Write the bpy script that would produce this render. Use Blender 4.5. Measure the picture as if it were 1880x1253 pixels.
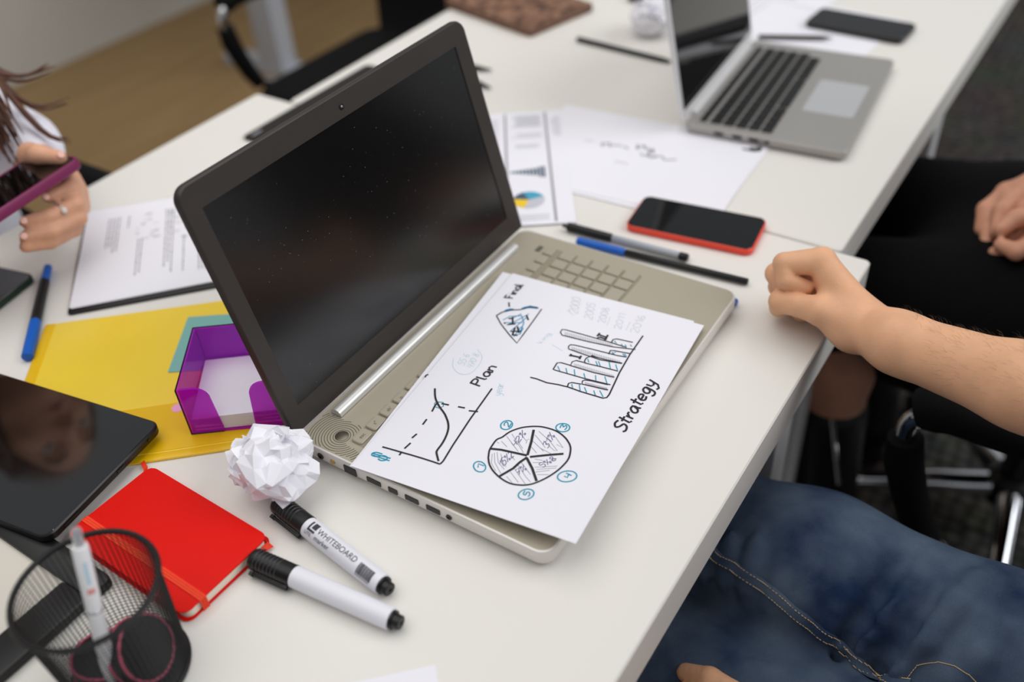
import bpy, bmesh, math, random
import numpy as np
from math import pi, sin, cos, radians, sqrt, atan2
from mathutils import Matrix, Vector

for o in list(bpy.data.objects): bpy.data.objects.remove(o)
SC = bpy.context.scene
COL = SC.collection
Z0 = 0.74                       # table top height above the floor

# ------------------------------------------------------------------ camera
cam_d = bpy.data.cameras.new('camera'); cam = bpy.data.objects.new('camera', cam_d); COL.objects.link(cam)
Rr = [[0.5466712, -0.8354362, -0.0565415], [-0.559132, -0.3139374, -0.7673427], [0.6233153, 0.4510983, -0.6387396]]
CAM = Vector((-0.3683, -0.2471, 0.607 + Z0))
M = Matrix(((Rr[0][0], -Rr[1][0], -Rr[2][0], CAM.x), (Rr[0][1], -Rr[1][1], -Rr[2][1], CAM.y),
            (Rr[0][2], -Rr[1][2], -Rr[2][2], CAM.z), (0, 0, 0, 1)))
cam.matrix_world = M
cam_d.sensor_fit = 'HORIZONTAL'; cam_d.sensor_width = 36.0; cam_d.lens = 1718.27 / 1880 * 36.0
cam_d.clip_start = 0.02; cam_d.clip_end = 60
cam_d.dof.use_dof = True; cam_d.dof.focus_distance = 0.82; cam_d.dof.aperture_fstop = 2.3
SC.camera = cam

# ------------------------------------------------------------------ world and light
W = bpy.data.worlds.new('world'); SC.world = W; W.use_nodes = True
bg = W.node_tree.nodes['Background']; bg.inputs[0].default_value = (0.93, 0.96, 1.0, 1); bg.inputs[1].default_value = 0.34

def area(name, loc, target, sx, sy, power, colr):
    d = bpy.data.lights.new(name, 'AREA'); d.shape = 'RECTANGLE'; d.size = sx; d.size_y = sy; d.energy = power; d.color = colr
    o = bpy.data.objects.new(name, d); COL.objects.link(o); o.location = loc
    o.rotation_euler = (Vector(target) - Vector(loc)).to_track_quat('-Z', 'Y').to_euler()
    return o
area('window_light', (2.7, -4.5, 4.9), (0.4, 0.2, 0.7), 5.6, 3.4, 238, (0.97, 0.985, 1.0))
area('ceiling_light', (0.1, 0.9, 3.1), (0.1, 0.9, 0.0), 3.6, 2.6, 46, (1.0, 0.965, 0.92))

vs = SC.view_settings
vs.view_transform = 'Standard'; vs.look = 'None'; vs.exposure = 0.0; vs.gamma = 1.0; vs.use_curve_mapping = False
SC.display_settings.display_device = 'sRGB'

# ------------------------------------------------------------------ helpers: materials
def lin(c):
    c = c / 255.0
    return c / 12.92 if c <= 0.04045 else ((c + 0.055) / 1.055) ** 2.4
MATS = {}
def mat(name, rgb, rough=0.5, metal=0.0, noise=0.0, scale=40.0, bump=0.0, bscale=200.0, spec=0.5, sss=0.0, trans=0.0, ior=1.45, coat=0.0, rgb2=None, detail=3.0, sheen=0.0):
    m = bpy.data.materials.new(name); m.use_nodes = True; nt = m.node_tree
    b = nt.nodes['Principled BSDF']
    c = (lin(rgb[0]), lin(rgb[1]), lin(rgb[2]), 1)
    b.inputs['Base Color'].default_value = c
    b.inputs['Roughness'].default_value = rough; b.inputs['Metallic'].default_value = metal
    b.inputs['Specular IOR Level'].default_value = spec; b.inputs['IOR'].default_value = ior
    b.inputs['Subsurface Weight'].default_value = sss
    if sss: b.inputs['Subsurface Radius'].default_value = (1.0, 0.4, 0.2); b.inputs['Subsurface Scale'].default_value = 0.006
    b.inputs['Transmission Weight'].default_value = trans; b.inputs['Coat Weight'].default_value = coat
    if sheen: b.inputs['Sheen Weight'].default_value = sheen
    tc = nt.nodes.new('ShaderNodeTexCoord')
    if noise > 0 or rgb2:
        n = nt.nodes.new('ShaderNodeTexNoise'); n.inputs['Scale'].default_value = scale; n.inputs['Detail'].default_value = detail
        nt.links.new(tc.outputs['Object'], n.inputs['Vector'])
        mx = nt.nodes.new('ShaderNodeMix'); mx.data_type = 'RGBA'
        r = nt.nodes.new('ShaderNodeMapRange'); r.inputs[1].default_value = 0.35; r.inputs[2].default_value = 0.65
        nt.links.new(n.outputs['Fac'], r.inputs[0]); nt.links.new(r.outputs[0], mx.inputs[0])
        c2 = (lin(rgb2[0]), lin(rgb2[1]), lin(rgb2[2]), 1) if rgb2 else tuple(x * (1 - noise) for x in c[:3]) + (1,)
        mx.inputs[6].default_value = c; mx.inputs[7].default_value = c2
        nt.links.new(mx.outputs[2], b.inputs['Base Color'])
    if bump > 0:
        n2 = nt.nodes.new('ShaderNodeTexNoise'); n2.inputs['Scale'].default_value = bscale; n2.inputs['Detail'].default_value = 2
        nt.links.new(tc.outputs['Object'], n2.inputs['Vector'])
        bp_ = nt.nodes.new('ShaderNodeBump'); bp_.inputs['Strength'].default_value = bump; bp_.inputs['Distance'].default_value = 0.002
        nt.links.new(n2.outputs['Fac'], bp_.inputs['Height']); nt.links.new(bp_.outputs[0], b.inputs['Normal'])
    MATS[name] = m
    return m

mat('table_white', (228, 225, 219), 0.48, noise=0.015, scale=3, spec=0.25)
mat('table_edge', (226, 223, 221), 0.45)
mat('steel_white', (214, 213, 214), 0.45)
mat('steel_grey', (168, 172, 180), 0.45)
mat('deck', (178, 170, 152), 0.48, metal=0.3, bump=0.02, bscale=3000)
mat('deck_side', (222, 217, 212), 0.35, metal=0.25)
mat('hinge_metal', (206, 205, 203), 0.30, metal=0.45)
mat('button_metal', (120, 115, 104), 0.3, metal=0.8)
mat('key_gold', (176, 168, 151), 0.45, metal=0.25)
mat('key_well', (96, 91, 80), 0.6)
mat('key_gap_shade', (148, 140, 122), 0.55)  # well darker than the keys: shade between them put into the colour
mat('cap_ring', (84, 84, 88), 0.5)
mat('dust', (120, 116, 112), 0.9)
mat('arm_hair', (92, 62, 40), 0.6)
mat('bezel', (58, 53, 50), 0.38, noise=0.08, scale=30, spec=0.4)
mat('lid_back', (54, 47, 45), 0.4, metal=0.3)
mat('brown_pages', (122, 92, 78), 0.8)
mat('screen_black', (12, 12, 12), 0.2, spec=0.85)
mat('glass_black', (8, 8, 9), 0.06, spec=0.6)
mat('tablet_glass', (6, 6, 7), 0.07, spec=1.0, coat=0.5)
mat('plastic_black', (14, 14, 15), 0.38)
mat('rubber_black', (20, 20, 21), 0.6)
mat('paper', (236, 235, 242), 0.85, noise=0.012, scale=8, spec=0.2)
mat('paper_cream', (240, 232, 214), 0.85, spec=0.2)
mat('ink_black', (42, 38, 44), 0.7)
mat('ink_teal', (20, 150, 178), 0.7)
mat('ink_grey', (158, 156, 168), 0.8)
mat('ink_navy', (92, 92, 140), 0.8)
mat('ink_faint', (188, 214, 228), 0.8)
mat('ink_faint_grey', (205, 205, 216), 0.8)
mat('ink_blue', (45, 140, 185), 0.7)
mat('print_grey', (150, 148, 156), 0.8)
mat('print_light', (196, 195, 205), 0.8)
mat('print_text', (146, 144, 154), 0.8)
mat('print_dark', (62, 62, 68), 0.8)
mat('print_slate', (70, 92, 112), 0.8)
mat('print_yellow', (240, 200, 40), 0.7)
mat('print_cyan', (70, 160, 190), 0.7)
mat('print_red', (225, 150, 145), 0.7)
mat('silver', (168, 165, 161), 0.45, metal=0.4)
mat('silver_light', (222, 221, 222), 0.4, metal=0.2)
mat('trackpad', (190, 192, 194), 0.35, metal=0.2)
mat('key_black', (22, 22, 23), 0.5)
mat('red_cover', (220, 14, 3), 0.6, bump=0.12, bscale=900, spec=0.22)
mat('red_elastic', (238, 58, 14), 0.6, bump=0.2, bscale=700)
mat('red_plastic', (240, 72, 50), 0.4)
mat('yellow_plastic', (246, 212, 62), 0.3, noise=0.05, scale=9, spec=0.5)
mat('yellow_weld', (232, 186, 10), 0.3)
mat('teal_paper', (122, 178, 172), 0.6)
mat('pink_sticker', (240, 170, 205), 0.6)
mat('blue_plastic', (0, 92, 190), 0.32)
mat('marker_white', (228, 228, 236), 0.35)
mat('wire_black', (16, 16, 17), 0.4, metal=0.3)
mat('pen_white', (235, 234, 236), 0.3)
mat('pen_silver', (200, 200, 205), 0.25, metal=0.8)
mat('purple_case', (116, 24, 76), 0.45)
mat('pink_plastic', (205, 92, 120), 0.45)
mat('brown_cover', (150, 112, 88), 0.6, rgb2=(74, 46, 34), scale=55, bump=0.3, bscale=120)
mat('chrome', (225, 226, 230), 0.08, metal=1.0)
mat('fabric_black', (13, 13, 14), 0.85, bump=0.3, bscale=900, spec=0.2)
mat('cloth_black', (8, 8, 10), 0.9, bump=0.2, bscale=600, spec=0.15)
mat('cloth_charcoal', (16, 17, 20), 0.9, bump=0.2, bscale=600, spec=0.15)
mat('leather_black', (10, 10, 12), 0.42, bump=0.25, bscale=160)
mat('blouse', (232, 230, 240), 0.8, bump=0.15, bscale=500, spec=0.2)
mat('skin', (234, 180, 142), 0.5, noise=0.10, scale=38, sss=0.12, bump=0.10, bscale=420, spec=0.35)
mat('skin_b', (212, 154, 126), 0.5, noise=0.10, scale=38, sss=0.12, bump=0.08, bscale=420, spec=0.35)
mat('skin_c', (218, 164, 134), 0.5, noise=0.08, scale=38, sss=0.12, spec=0.35)
mat('nail', (232, 176, 160), 0.3)
mat('hair_brown', (92, 52, 32), 0.42, noise=0.35, scale=60)
mat('hair_dark', (32, 22, 18), 0.5)
mat('eye_white', (225, 220, 215), 0.25)
mat('eye_dark', (28, 18, 14), 0.15)
mat('lips', (176, 92, 88), 0.4)
mat('thread', (206, 176, 132), 0.7)
mat('wall_grey', (182, 178, 170), 0.9, noise=0.03, scale=2)
mat('brass', (200, 160, 90), 0.3, metal=0.9)
mat('board_panel', (206, 200, 190), 0.35)
mat('pencil_wood', (60, 48, 44), 0.5)

def glassy(name, rgb, rgb2, rough=0.05):
    m = bpy.data.materials.new(name); m.use_nodes = True; nt = m.node_tree
    for n in list(nt.nodes):
        if n.type != 'OUTPUT_MATERIAL': nt.nodes.remove(n)
    out = [n for n in nt.nodes if n.type == 'OUTPUT_MATERIAL'][0]
    t = nt.nodes.new('ShaderNodeBsdfTransparent'); t.inputs[0].default_value = (lin(rgb[0]), lin(rgb[1]), lin(rgb[2]), 1)
    g = nt.nodes.new('ShaderNodeBsdfPrincipled'); g.inputs['Base Color'].default_value = (lin(rgb2[0]), lin(rgb2[1]), lin(rgb2[2]), 1); g.inputs['Roughness'].default_value = rough
    mx = nt.nodes.new('ShaderNodeMixShader'); mx.inputs[0].default_value = 0.40
    nt.links.new(t.outputs[0], mx.inputs[1]); nt.links.new(g.outputs[0], mx.inputs[2]); nt.links.new(mx.outputs[0], out.inputs[0])
    MATS[name] = m
glassy('purple_acrylic', (236, 152, 238), (206, 26, 222))

def denim():
    m = mat('denim', (44, 66, 98), 0.85, spec=0.2); nt = m.node_tree; b = nt.nodes['Principled BSDF']
    tc = nt.nodes.new('ShaderNodeTexCoord')
    n = nt.nodes.new('ShaderNodeTexNoise'); n.inputs['Scale'].default_value = 14; n.inputs['Detail'].default_value = 5
    w = nt.nodes.new('ShaderNodeTexNoise'); w.inputs['Scale'].default_value = 600; w.inputs['Detail'].default_value = 2
    nt.links.new(tc.outputs['Object'], n.inputs['Vector']); nt.links.new(tc.outputs['Object'], w.inputs['Vector'])
    mp = nt.nodes.new('ShaderNodeMapping'); mp.inputs['Scale'].default_value = (1, 6, 1)
    nt.links.new(tc.outputs['Object'], mp.inputs['Vector']); nt.links.new(mp.outputs[0], w.inputs['Vector'])
    r = nt.nodes.new('ShaderNodeMapRange'); r.inputs[1].default_value = .3; r.inputs[2].default_value = .7
    nt.links.new(n.outputs['Fac'], r.inputs[0])
    a = nt.nodes.new('ShaderNodeMix'); a.data_type = 'RGBA'; a.inputs[6].default_value = (lin(26), lin(46), lin(78), 1); a.inputs[7].default_value = (lin(92), lin(108), lin(128), 1)
    nt.links.new(r.outputs[0], a.inputs[0])
    k = nt.nodes.new('ShaderNodeMix'); k.data_type = 'RGBA'; k.blend_type = 'MULTIPLY'; k.inputs[0].default_value = 0.45
    nt.links.new(a.outputs[2], k.inputs[6]); nt.links.new(w.outputs['Color'], k.inputs[7])
    cr = nt.nodes.new('ShaderNodeMapRange'); cr.inputs[1].default_value = .3; cr.inputs[2].default_value = .7; cr.inputs[3].default_value = .55; cr.inputs[4].default_value = 1.2
    nt.links.new(w.outputs['Fac'], cr.inputs[0]); nt.links.new(cr.outputs[0], k.inputs[7])
    nt.links.new(k.outputs[2], b.inputs['Base Color'])
    bu = nt.nodes.new('ShaderNodeBump'); bu.inputs['Strength'].default_value = .35; bu.inputs['Distance'].default_value = .001
    nt.links.new(w.outputs['Fac'], bu.inputs['Height']); nt.links.new(bu.outputs[0], b.inputs['Normal'])
denim()

def carpet():
    m = mat('carpet', (62, 60, 58), 0.95, spec=0.1); nt = m.node_tree; b = nt.nodes['Principled BSDF']
    tc = nt.nodes.new('ShaderNodeTexCoord')
    v = nt.nodes.new('ShaderNodeTexVoronoi'); v.inputs['Scale'].default_value = 38; v.inputs['Randomness'].default_value = .35
    nt.links.new(tc.outputs['Object'], v.inputs['Vector'])
    n = nt.nodes.new('ShaderNodeTexNoise'); n.inputs['Scale'].default_value = 7; nt.links.new(tc.outputs['Object'], n.inputs['Vector'])
    a = nt.nodes.new('ShaderNodeMix'); a.data_type = 'RGBA'; a.inputs[6].default_value = (lin(98), lin(94), lin(88), 1); a.inputs[7].default_value = (lin(38), lin(37), lin(36), 1)
    r = nt.nodes.new('ShaderNodeMapRange'); r.inputs[1].default_value = .1; r.inputs[2].default_value = .7
    nt.links.new(v.outputs['Distance'], r.inputs[0]); nt.links.new(r.outputs[0], a.inputs[0])
    k = nt.nodes.new('ShaderNodeMix'); k.data_type = 'RGBA'; k.blend_type = 'MULTIPLY'; k.inputs[0].default_value = .5
    nt.links.new(a.outputs[2], k.inputs[6]); nt.links.new(n.outputs['Color'], k.inputs[7]); nt.links.new(k.outputs[2], b.inputs['Base Color'])
    bu = nt.nodes.new('ShaderNodeBump'); bu.inputs['Strength'].default_value = .6; bu.inputs['Distance'].default_value = .004; bu.invert = True
    nt.links.new(v.outputs['Distance'], bu.inputs['Height']); nt.links.new(bu.outputs[0], b.inputs['Normal'])
carpet()

def laminate():
    m = mat('laminate', (122, 100, 70), 0.55, spec=0.3); nt = m.node_tree; b = nt.nodes['Principled BSDF']
    tc = nt.nodes.new('ShaderNodeTexCoord'); mp = nt.nodes.new('ShaderNodeMapping'); mp.inputs['Scale'].default_value = (1.2, 7, 1)
    nt.links.new(tc.outputs['Object'], mp.inputs['Vector'])
    n = nt.nodes.new('ShaderNodeTexNoise'); n.inputs['Scale'].default_value = 2.2; n.inputs['Detail'].default_value = 6
    nt.links.new(mp.outputs[0], n.inputs['Vector'])
    a = nt.nodes.new('ShaderNodeMix'); a.data_type = 'RGBA'; a.inputs[6].default_value = (lin(122), lin(98), lin(62), 1); a.inputs[7].default_value = (lin(156), lin(128), lin(90), 1)
    nt.links.new(n.outputs['Fac'], a.inputs[0]); nt.links.new(a.outputs[2], b.inputs['Base Color'])
laminate()

# ------------------------------------------------------------------ helpers: geometry
def rr(w, h, r, n=5):
    """rounded rectangle outline, counter-clockwise, centred"""
    r = max(min(r, w / 2 - 1e-5, h / 2 - 1e-5), 1e-5); P = []
    for cx, cy, a0 in ((w / 2 - r, h / 2 - r, 0), (-w / 2 + r, h / 2 - r, 90), (-w / 2 + r, -h / 2 + r, 180), (w / 2 - r, -h / 2 + r, 270)):
        for i in range(n + 1):
            a = radians(a0 + 90 * i / n); P.append((cx + r * cos(a), cy + r * sin(a)))
    return P

class MB:
    def __init__(s): s.v = []; s.f = []
    def add(s, v, f, X=None):
        k = len(s.v)
        s.v += [tuple(X @ Vector(p)) for p in v] if X else [tuple(p) for p in v]
        s.f += [tuple(i + k for i in q) for q in f]; return s
    def box(s, c, d, X=None):
        x, y, z = (a / 2 for a in d)
        v = [(c[0] + i * x, c[1] + j * y, c[2] + k * z) for k in (-1, 1) for j in (-1, 1) for i in (-1, 1)]
        return s.add(v, [(0, 2, 3, 1), (4, 5, 7, 6), (0, 1, 5, 4), (2, 6, 7, 3), (0, 4, 6, 2), (1, 3, 7, 5)], X)
    def loops(s, L, caps=True, X=None):
        n = len(L[0]); v = [p for l in L for p in l]; f = []
        for k in range(len(L) - 1):
            for i in range(n):
                j = (i + 1) % n; f.append((k * n + i, k * n + j, (k + 1) * n + j, (k + 1) * n + i))
        if caps: f += [tuple(range(n - 1, -1, -1)), tuple((len(L) - 1) * n + i for i in range(n))]
        return s.add(v, f, X)
    def slab(s, w, h, r, levels, c=(0, 0), n=5, X=None):
        """stack of rounded rectangles; levels = (z, inset)"""
        return s.loops([[(c[0] + x, c[1] + y, z) for x, y in rr(w - 2 * i, h - 2 * i, r - i, n)] for z, i in levels], X=X)
    def bslab(s, w, h, r, z0, z1, b=.0008, c=(0, 0), n=5, X=None):
        return s.slab(w, h, r, [(z0, b), (z0 + b, 0), (z1 - b, 0), (z1 - .3 * b, .3 * b), (z1, b)], c, n, X)
    def tube(s, P, r, n=10, X=None, caps=True):
        P = [Vector(p) for p in P]; R = r if isinstance(r, (list, tuple)) else [r] * len(P); L = []
        t = (P[1] - P[0]).normalized(); u = t.orthogonal().normalized()
        for i, p in enumerate(P):
            t2 = (P[min(i + 1, len(P) - 1)] - P[max(i - 1, 0)]).normalized()
            u = (u - t2 * u.dot(t2)).normalized(); w = t2.cross(u)
            L.append([p + (u * cos(2 * pi * k / n) + w * sin(2 * pi * k / n)) * R[i] for k in range(n)])
        return s.loops(L, caps, X)
    def lathe(s, prof, n=20, X=None):
        """profile (r, z) about z"""
        return s.loops([[(max(r, 1e-5) * cos(2 * pi * k / n), max(r, 1e-5) * sin(2 * pi * k / n), z) for k in range(n)] for r, z in prof], True, X)
    def ribbon(s, P, w, hf, X=None):
        """flat stroke; hf(x,y) gives height"""
        n = len(P); v = []; f = []
        for i in range(n):
            a = P[max(i - 1, 0)]; b = P[min(i + 1, n - 1)]; dx, dy = b[0] - a[0], b[1] - a[1]; l = sqrt(dx * dx + dy * dy) or 1
            nx, ny = -dy / l * w / 2, dx / l * w / 2
            for q in ((P[i][0] + nx, P[i][1] + ny), (P[i][0] - nx, P[i][1] - ny)): v.append((q[0], q[1], hf(*q)))
        for i in range(n - 1): f.append((2 * i, 2 * i + 1, 2 * i + 3, 2 * i + 2))
        return s.add(v, f, X)

def RX(a): return Matrix.Rotation(a, 4, 'X')
def RY(a): return Matrix.Rotation(a, 4, 'Y')
def RZ(a): return Matrix.Rotation(a, 4, 'Z')
def TR(x, y=0, z=0): return Matrix.Translation((x, y, z))
def obj(name, mb, m, parent=None, smooth=35, loc=None, rot=None):
    me = bpy.data.meshes.new(name)
    if isinstance(mb, MB): me.from_pydata(mb.v, [], mb.f)
    else: me = mb
    me.update()
    bm = bmesh.new(); bm.from_mesh(me); bmesh.ops.recalc_face_normals(bm, faces=bm.faces); bm.to_mesh(me); bm.free()
    if smooth:
        me.shade_smooth()
        if smooth < 180: me.set_sharp_from_angle(angle=radians(smooth))
    me.materials.clear(); me.materials.append(MATS[m])
    o = bpy.data.objects.new(name, me); COL.objects.link(o)
    if parent: o.parent = parent
    if loc: o.location = loc
    if rot: o.rotation_euler = rot
    return o
def tag(o, label, cat, group=None):
    o['label'] = label; o['category'] = cat
    if group: o['group'] = group
    return o
def thing(name, label, cat, loc=(0, 0, 0), rz=0.0, group=None):
    o = bpy.data.objects.new(name, None); COL.objects.link(o); o.empty_display_size = .05
    o.location = loc; o.rotation_euler = (0, 0, rz); return tag(o, label, cat, group)
def struct(o): o['kind'] = 'structure'; return o
def piece(src, parent, loc, rot=None, name=None):
    c = src.copy(); COL.objects.link(c); c.parent = parent; c.location = loc
    if rot: c.rotation_euler = rot
    return c
def text_mesh(txt, size):
    cu = bpy.data.curves.new('t', 'FONT'); cu.body = txt; cu.size = size; o = bpy.data.objects.new('t', cu); COL.objects.link(o)
    dg = bpy.context.evaluated_depsgraph_get(); me = bpy.data.meshes.new_from_object(o.evaluated_get(dg))
    v = [tuple(p.co) for p in me.vertices]; f = [tuple(p.vertices) for p in me.polygons]
    bpy.data.objects.remove(o); bpy.data.curves.remove(cu); bpy.data.meshes.remove(me)
    return v, f

# ------------------------------------------------------------------ helpers: smooth bodies from distance fields (surface nets)
def cone(a, b, ra, rb, k=.012, sub=False): return ('c', np.array(a, float), np.array(b, float), ra, rb, k, sub)
def ell(c, r, k=.012, sub=False): return ('e', np.array(c, float), np.array(r, float), 0, 0, k, sub)
def chain(P, R, k=.006): return [cone(P[i], P[i + 1], R[i], R[i + 1], k) for i in range(len(P) - 1)]
def grow(prims, d): return [('c', p[1], p[2], p[3] + d, p[4] + d, p[5], p[6]) if p[0] == 'c' else ('e', p[1], p[2] + d, 0, 0, p[5], p[6]) for p in prims]
def axis(segs):
    """segs: list of (start, end, step)"""
    A = []
    for a, b, h in segs: A += list(np.arange(a, b - 1e-9, h))
    A.append(segs[-1][1]); return np.array(sorted(set(np.round(A, 6))))
def pd(p, X, Y, Z):
    if p[0] == 'c':
        a, b = p[1], p[2]; d = b - a; L2 = max(float(d @ d), 1e-12)
        h = np.clip(((X - a[0]) * d[0] + (Y - a[1]) * d[1] + (Z - a[2]) * d[2]) / L2, 0, 1)
        return np.sqrt((X - a[0] - h * d[0]) ** 2 + (Y - a[1] - h * d[1]) ** 2 + (Z - a[2] - h * d[2]) ** 2) - (p[3] + (p[4] - p[3]) * h)
    c, r = p[1], p[2]
    k0 = np.sqrt(((X - c[0]) / r[0]) ** 2 + ((Y - c[1]) / r[1]) ** 2 + ((Z - c[2]) / r[2]) ** 2) + 1e-9
    k1 = np.sqrt(((X - c[0]) / r[0] ** 2) ** 2 + ((Y - c[1]) / r[1] ** 2) ** 2 + ((Z - c[2]) / r[2] ** 2) ** 2) + 1e-9
    return k0 * (k0 - 1) / k1
def field(prims, xs, ys, zs):
    F = np.full((len(xs), len(ys), len(zs)), .5, np.float32)
    for p in prims:
        if p[0] == 'c': R = max(p[3], p[4]); lo = np.minimum(p[1], p[2]) - R; hi = np.maximum(p[1], p[2]) + R
        else: lo = p[1] - p[2]; hi = p[1] + p[2]
        m = .03 + p[5]; s = [slice(max(np.searchsorted(A, l - m) - 1, 0), np.searchsorted(A, h + m) + 1) for A, l, h in zip((xs, ys, zs), lo, hi)]
        if any(q.stop - q.start < 1 for q in s): continue
        X = xs[s[0]][:, None, None].astype(np.float32); Y = ys[s[1]][None, :, None].astype(np.float32); Z = zs[s[2]][None, None, :].astype(np.float32)
        d = pd(p, X, Y, Z); G = F[s[0], s[1], s[2]]; k = p[5]
        if p[6]:
            h = np.clip(.5 - .5 * (G + d) / k, 0, 1); F[s[0], s[1], s[2]] = G * (1 - h) - d * h + k * h * (1 - h)
        else:
            h = np.clip(.5 + .5 * (G - d) / k, 0, 1); F[s[0], s[1], s[2]] = G * (1 - h) + d * h - k * h * (1 - h)
    return F
def nets(F, xs, ys, zs):
    S = F < 0; n = np.array(F.shape) - 1
    cnt = np.zeros(n, np.int8)
    for i in (0, 1):
        for j in (0, 1):
            for k in (0, 1): cnt += S[i:n[0] + i, j:n[1] + j, k:n[2] + k]
    act = (cnt > 0) & (cnt < 8); I = np.argwhere(act); idx = np.full(n, -1, np.int64); idx[act] = np.arange(len(I))
    acc = np.zeros((len(I), 3)); num = np.zeros(len(I)); AX = (xs, ys, zs)
    for ax in range(3):
        o1, o2 = [a for a in range(3) if a != ax]
        for a in (0, 1):
            for b in (0, 1):
                P = I.copy(); P[:, o1] += a; P[:, o2] += b; Q = P.copy(); Q[:, ax] += 1
                f0 = F[P[:, 0], P[:, 1], P[:, 2]]; f1 = F[Q[:, 0], Q[:, 1], Q[:, 2]]; c = (f0 < 0) != (f1 < 0)
                t = np.where(c, f0 / np.where(c, f0 - f1, 1), 0); pos = np.stack([AX[d][P[:, d]] for d in range(3)], 1)
                pos[:, ax] += t * (AX[ax][Q[:, ax]] - AX[ax][P[:, ax]]); acc += pos * c[:, None]; num += c
    V = acc / num[:, None]; faces = []
    for ax in range(3):
        o1, o2 = (ax + 1) % 3, (ax + 2) % 3
        A = [slice(0, n[d]) if d == ax else slice(1, n[d]) for d in range(3)]; B = list(A); B[ax] = slice(1, n[ax] + 1)
        s0 = S[tuple(A)]; s1 = S[tuple(B)]; E = np.argwhere(s0 != s1); flip = s0[E[:, 0], E[:, 1], E[:, 2]]
        E[:, o1] += 1; E[:, o2] += 1; q = []
        for a, b in ((1, 1), (0, 1), (0, 0), (1, 0)):
            G = E.copy(); G[:, o1] -= a; G[:, o2] -= b; q.append(idx[G[:, 0], G[:, 1], G[:, 2]])
        q = np.stack(q, 1); q = np.where(flip[:, None], q, q[:, ::-1]); faces.append(q[(q >= 0).all(1)])
    return V, np.concatenate(faces)
def blob(name, prims, xs, ys, zs, m, parent, org=(0, 0, 0), warp=None, relax=1):
    F = field(prims, xs, ys, zs)
    if warp is not None: F = F + warp(xs[:, None, None], ys[None, :, None], zs[None, None, :]).astype(np.float32)
    V, Q = nets(F, xs, ys, zs)
    for _ in range(relax):
        acc = np.zeros_like(V); num = np.zeros(len(V))
        for i in range(4):
            a, b = Q[:, i], Q[:, (i + 1) % 4]
            np.add.at(acc, a, V[b]); np.add.at(num, a, 1)
        V = V * .5 + .5 * acc / np.maximum(num, 1)[:, None]
    V = V - np.array(org)
    me = bpy.data.meshes.new(name); me.vertices.add(len(V)); me.vertices.foreach_set('co', V.astype(np.float32).ravel())
    me.loops.add(len(Q) * 4); me.loops.foreach_set('vertex_index', Q.astype(np.int32).ravel()); me.polygons.add(len(Q))
    me.polygons.foreach_set('loop_start', np.arange(0, len(Q) * 4, 4, dtype=np.int32)); me.update(calc_edges=True); me.validate()
    me.shade_smooth(); me.materials.append(MATS[m])
    o = bpy.data.objects.new(name, me); COL.objects.link(o); o.parent = parent
    return o
def fval(prims, p):
    F = .5
    for q in prims:
        d = float(pd(q, p[0], p[1], p[2])); k = q[5]
        if q[6]: h = min(max(.5 - .5 * (F + d) / k, 0), 1); F = F * (1 - h) - d * h + k * h * (1 - h)
        else: h = min(max(.5 + .5 * (F - d) / k, 0), 1); F = F * (1 - h) + d * h - k * h * (1 - h)
    return F
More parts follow.
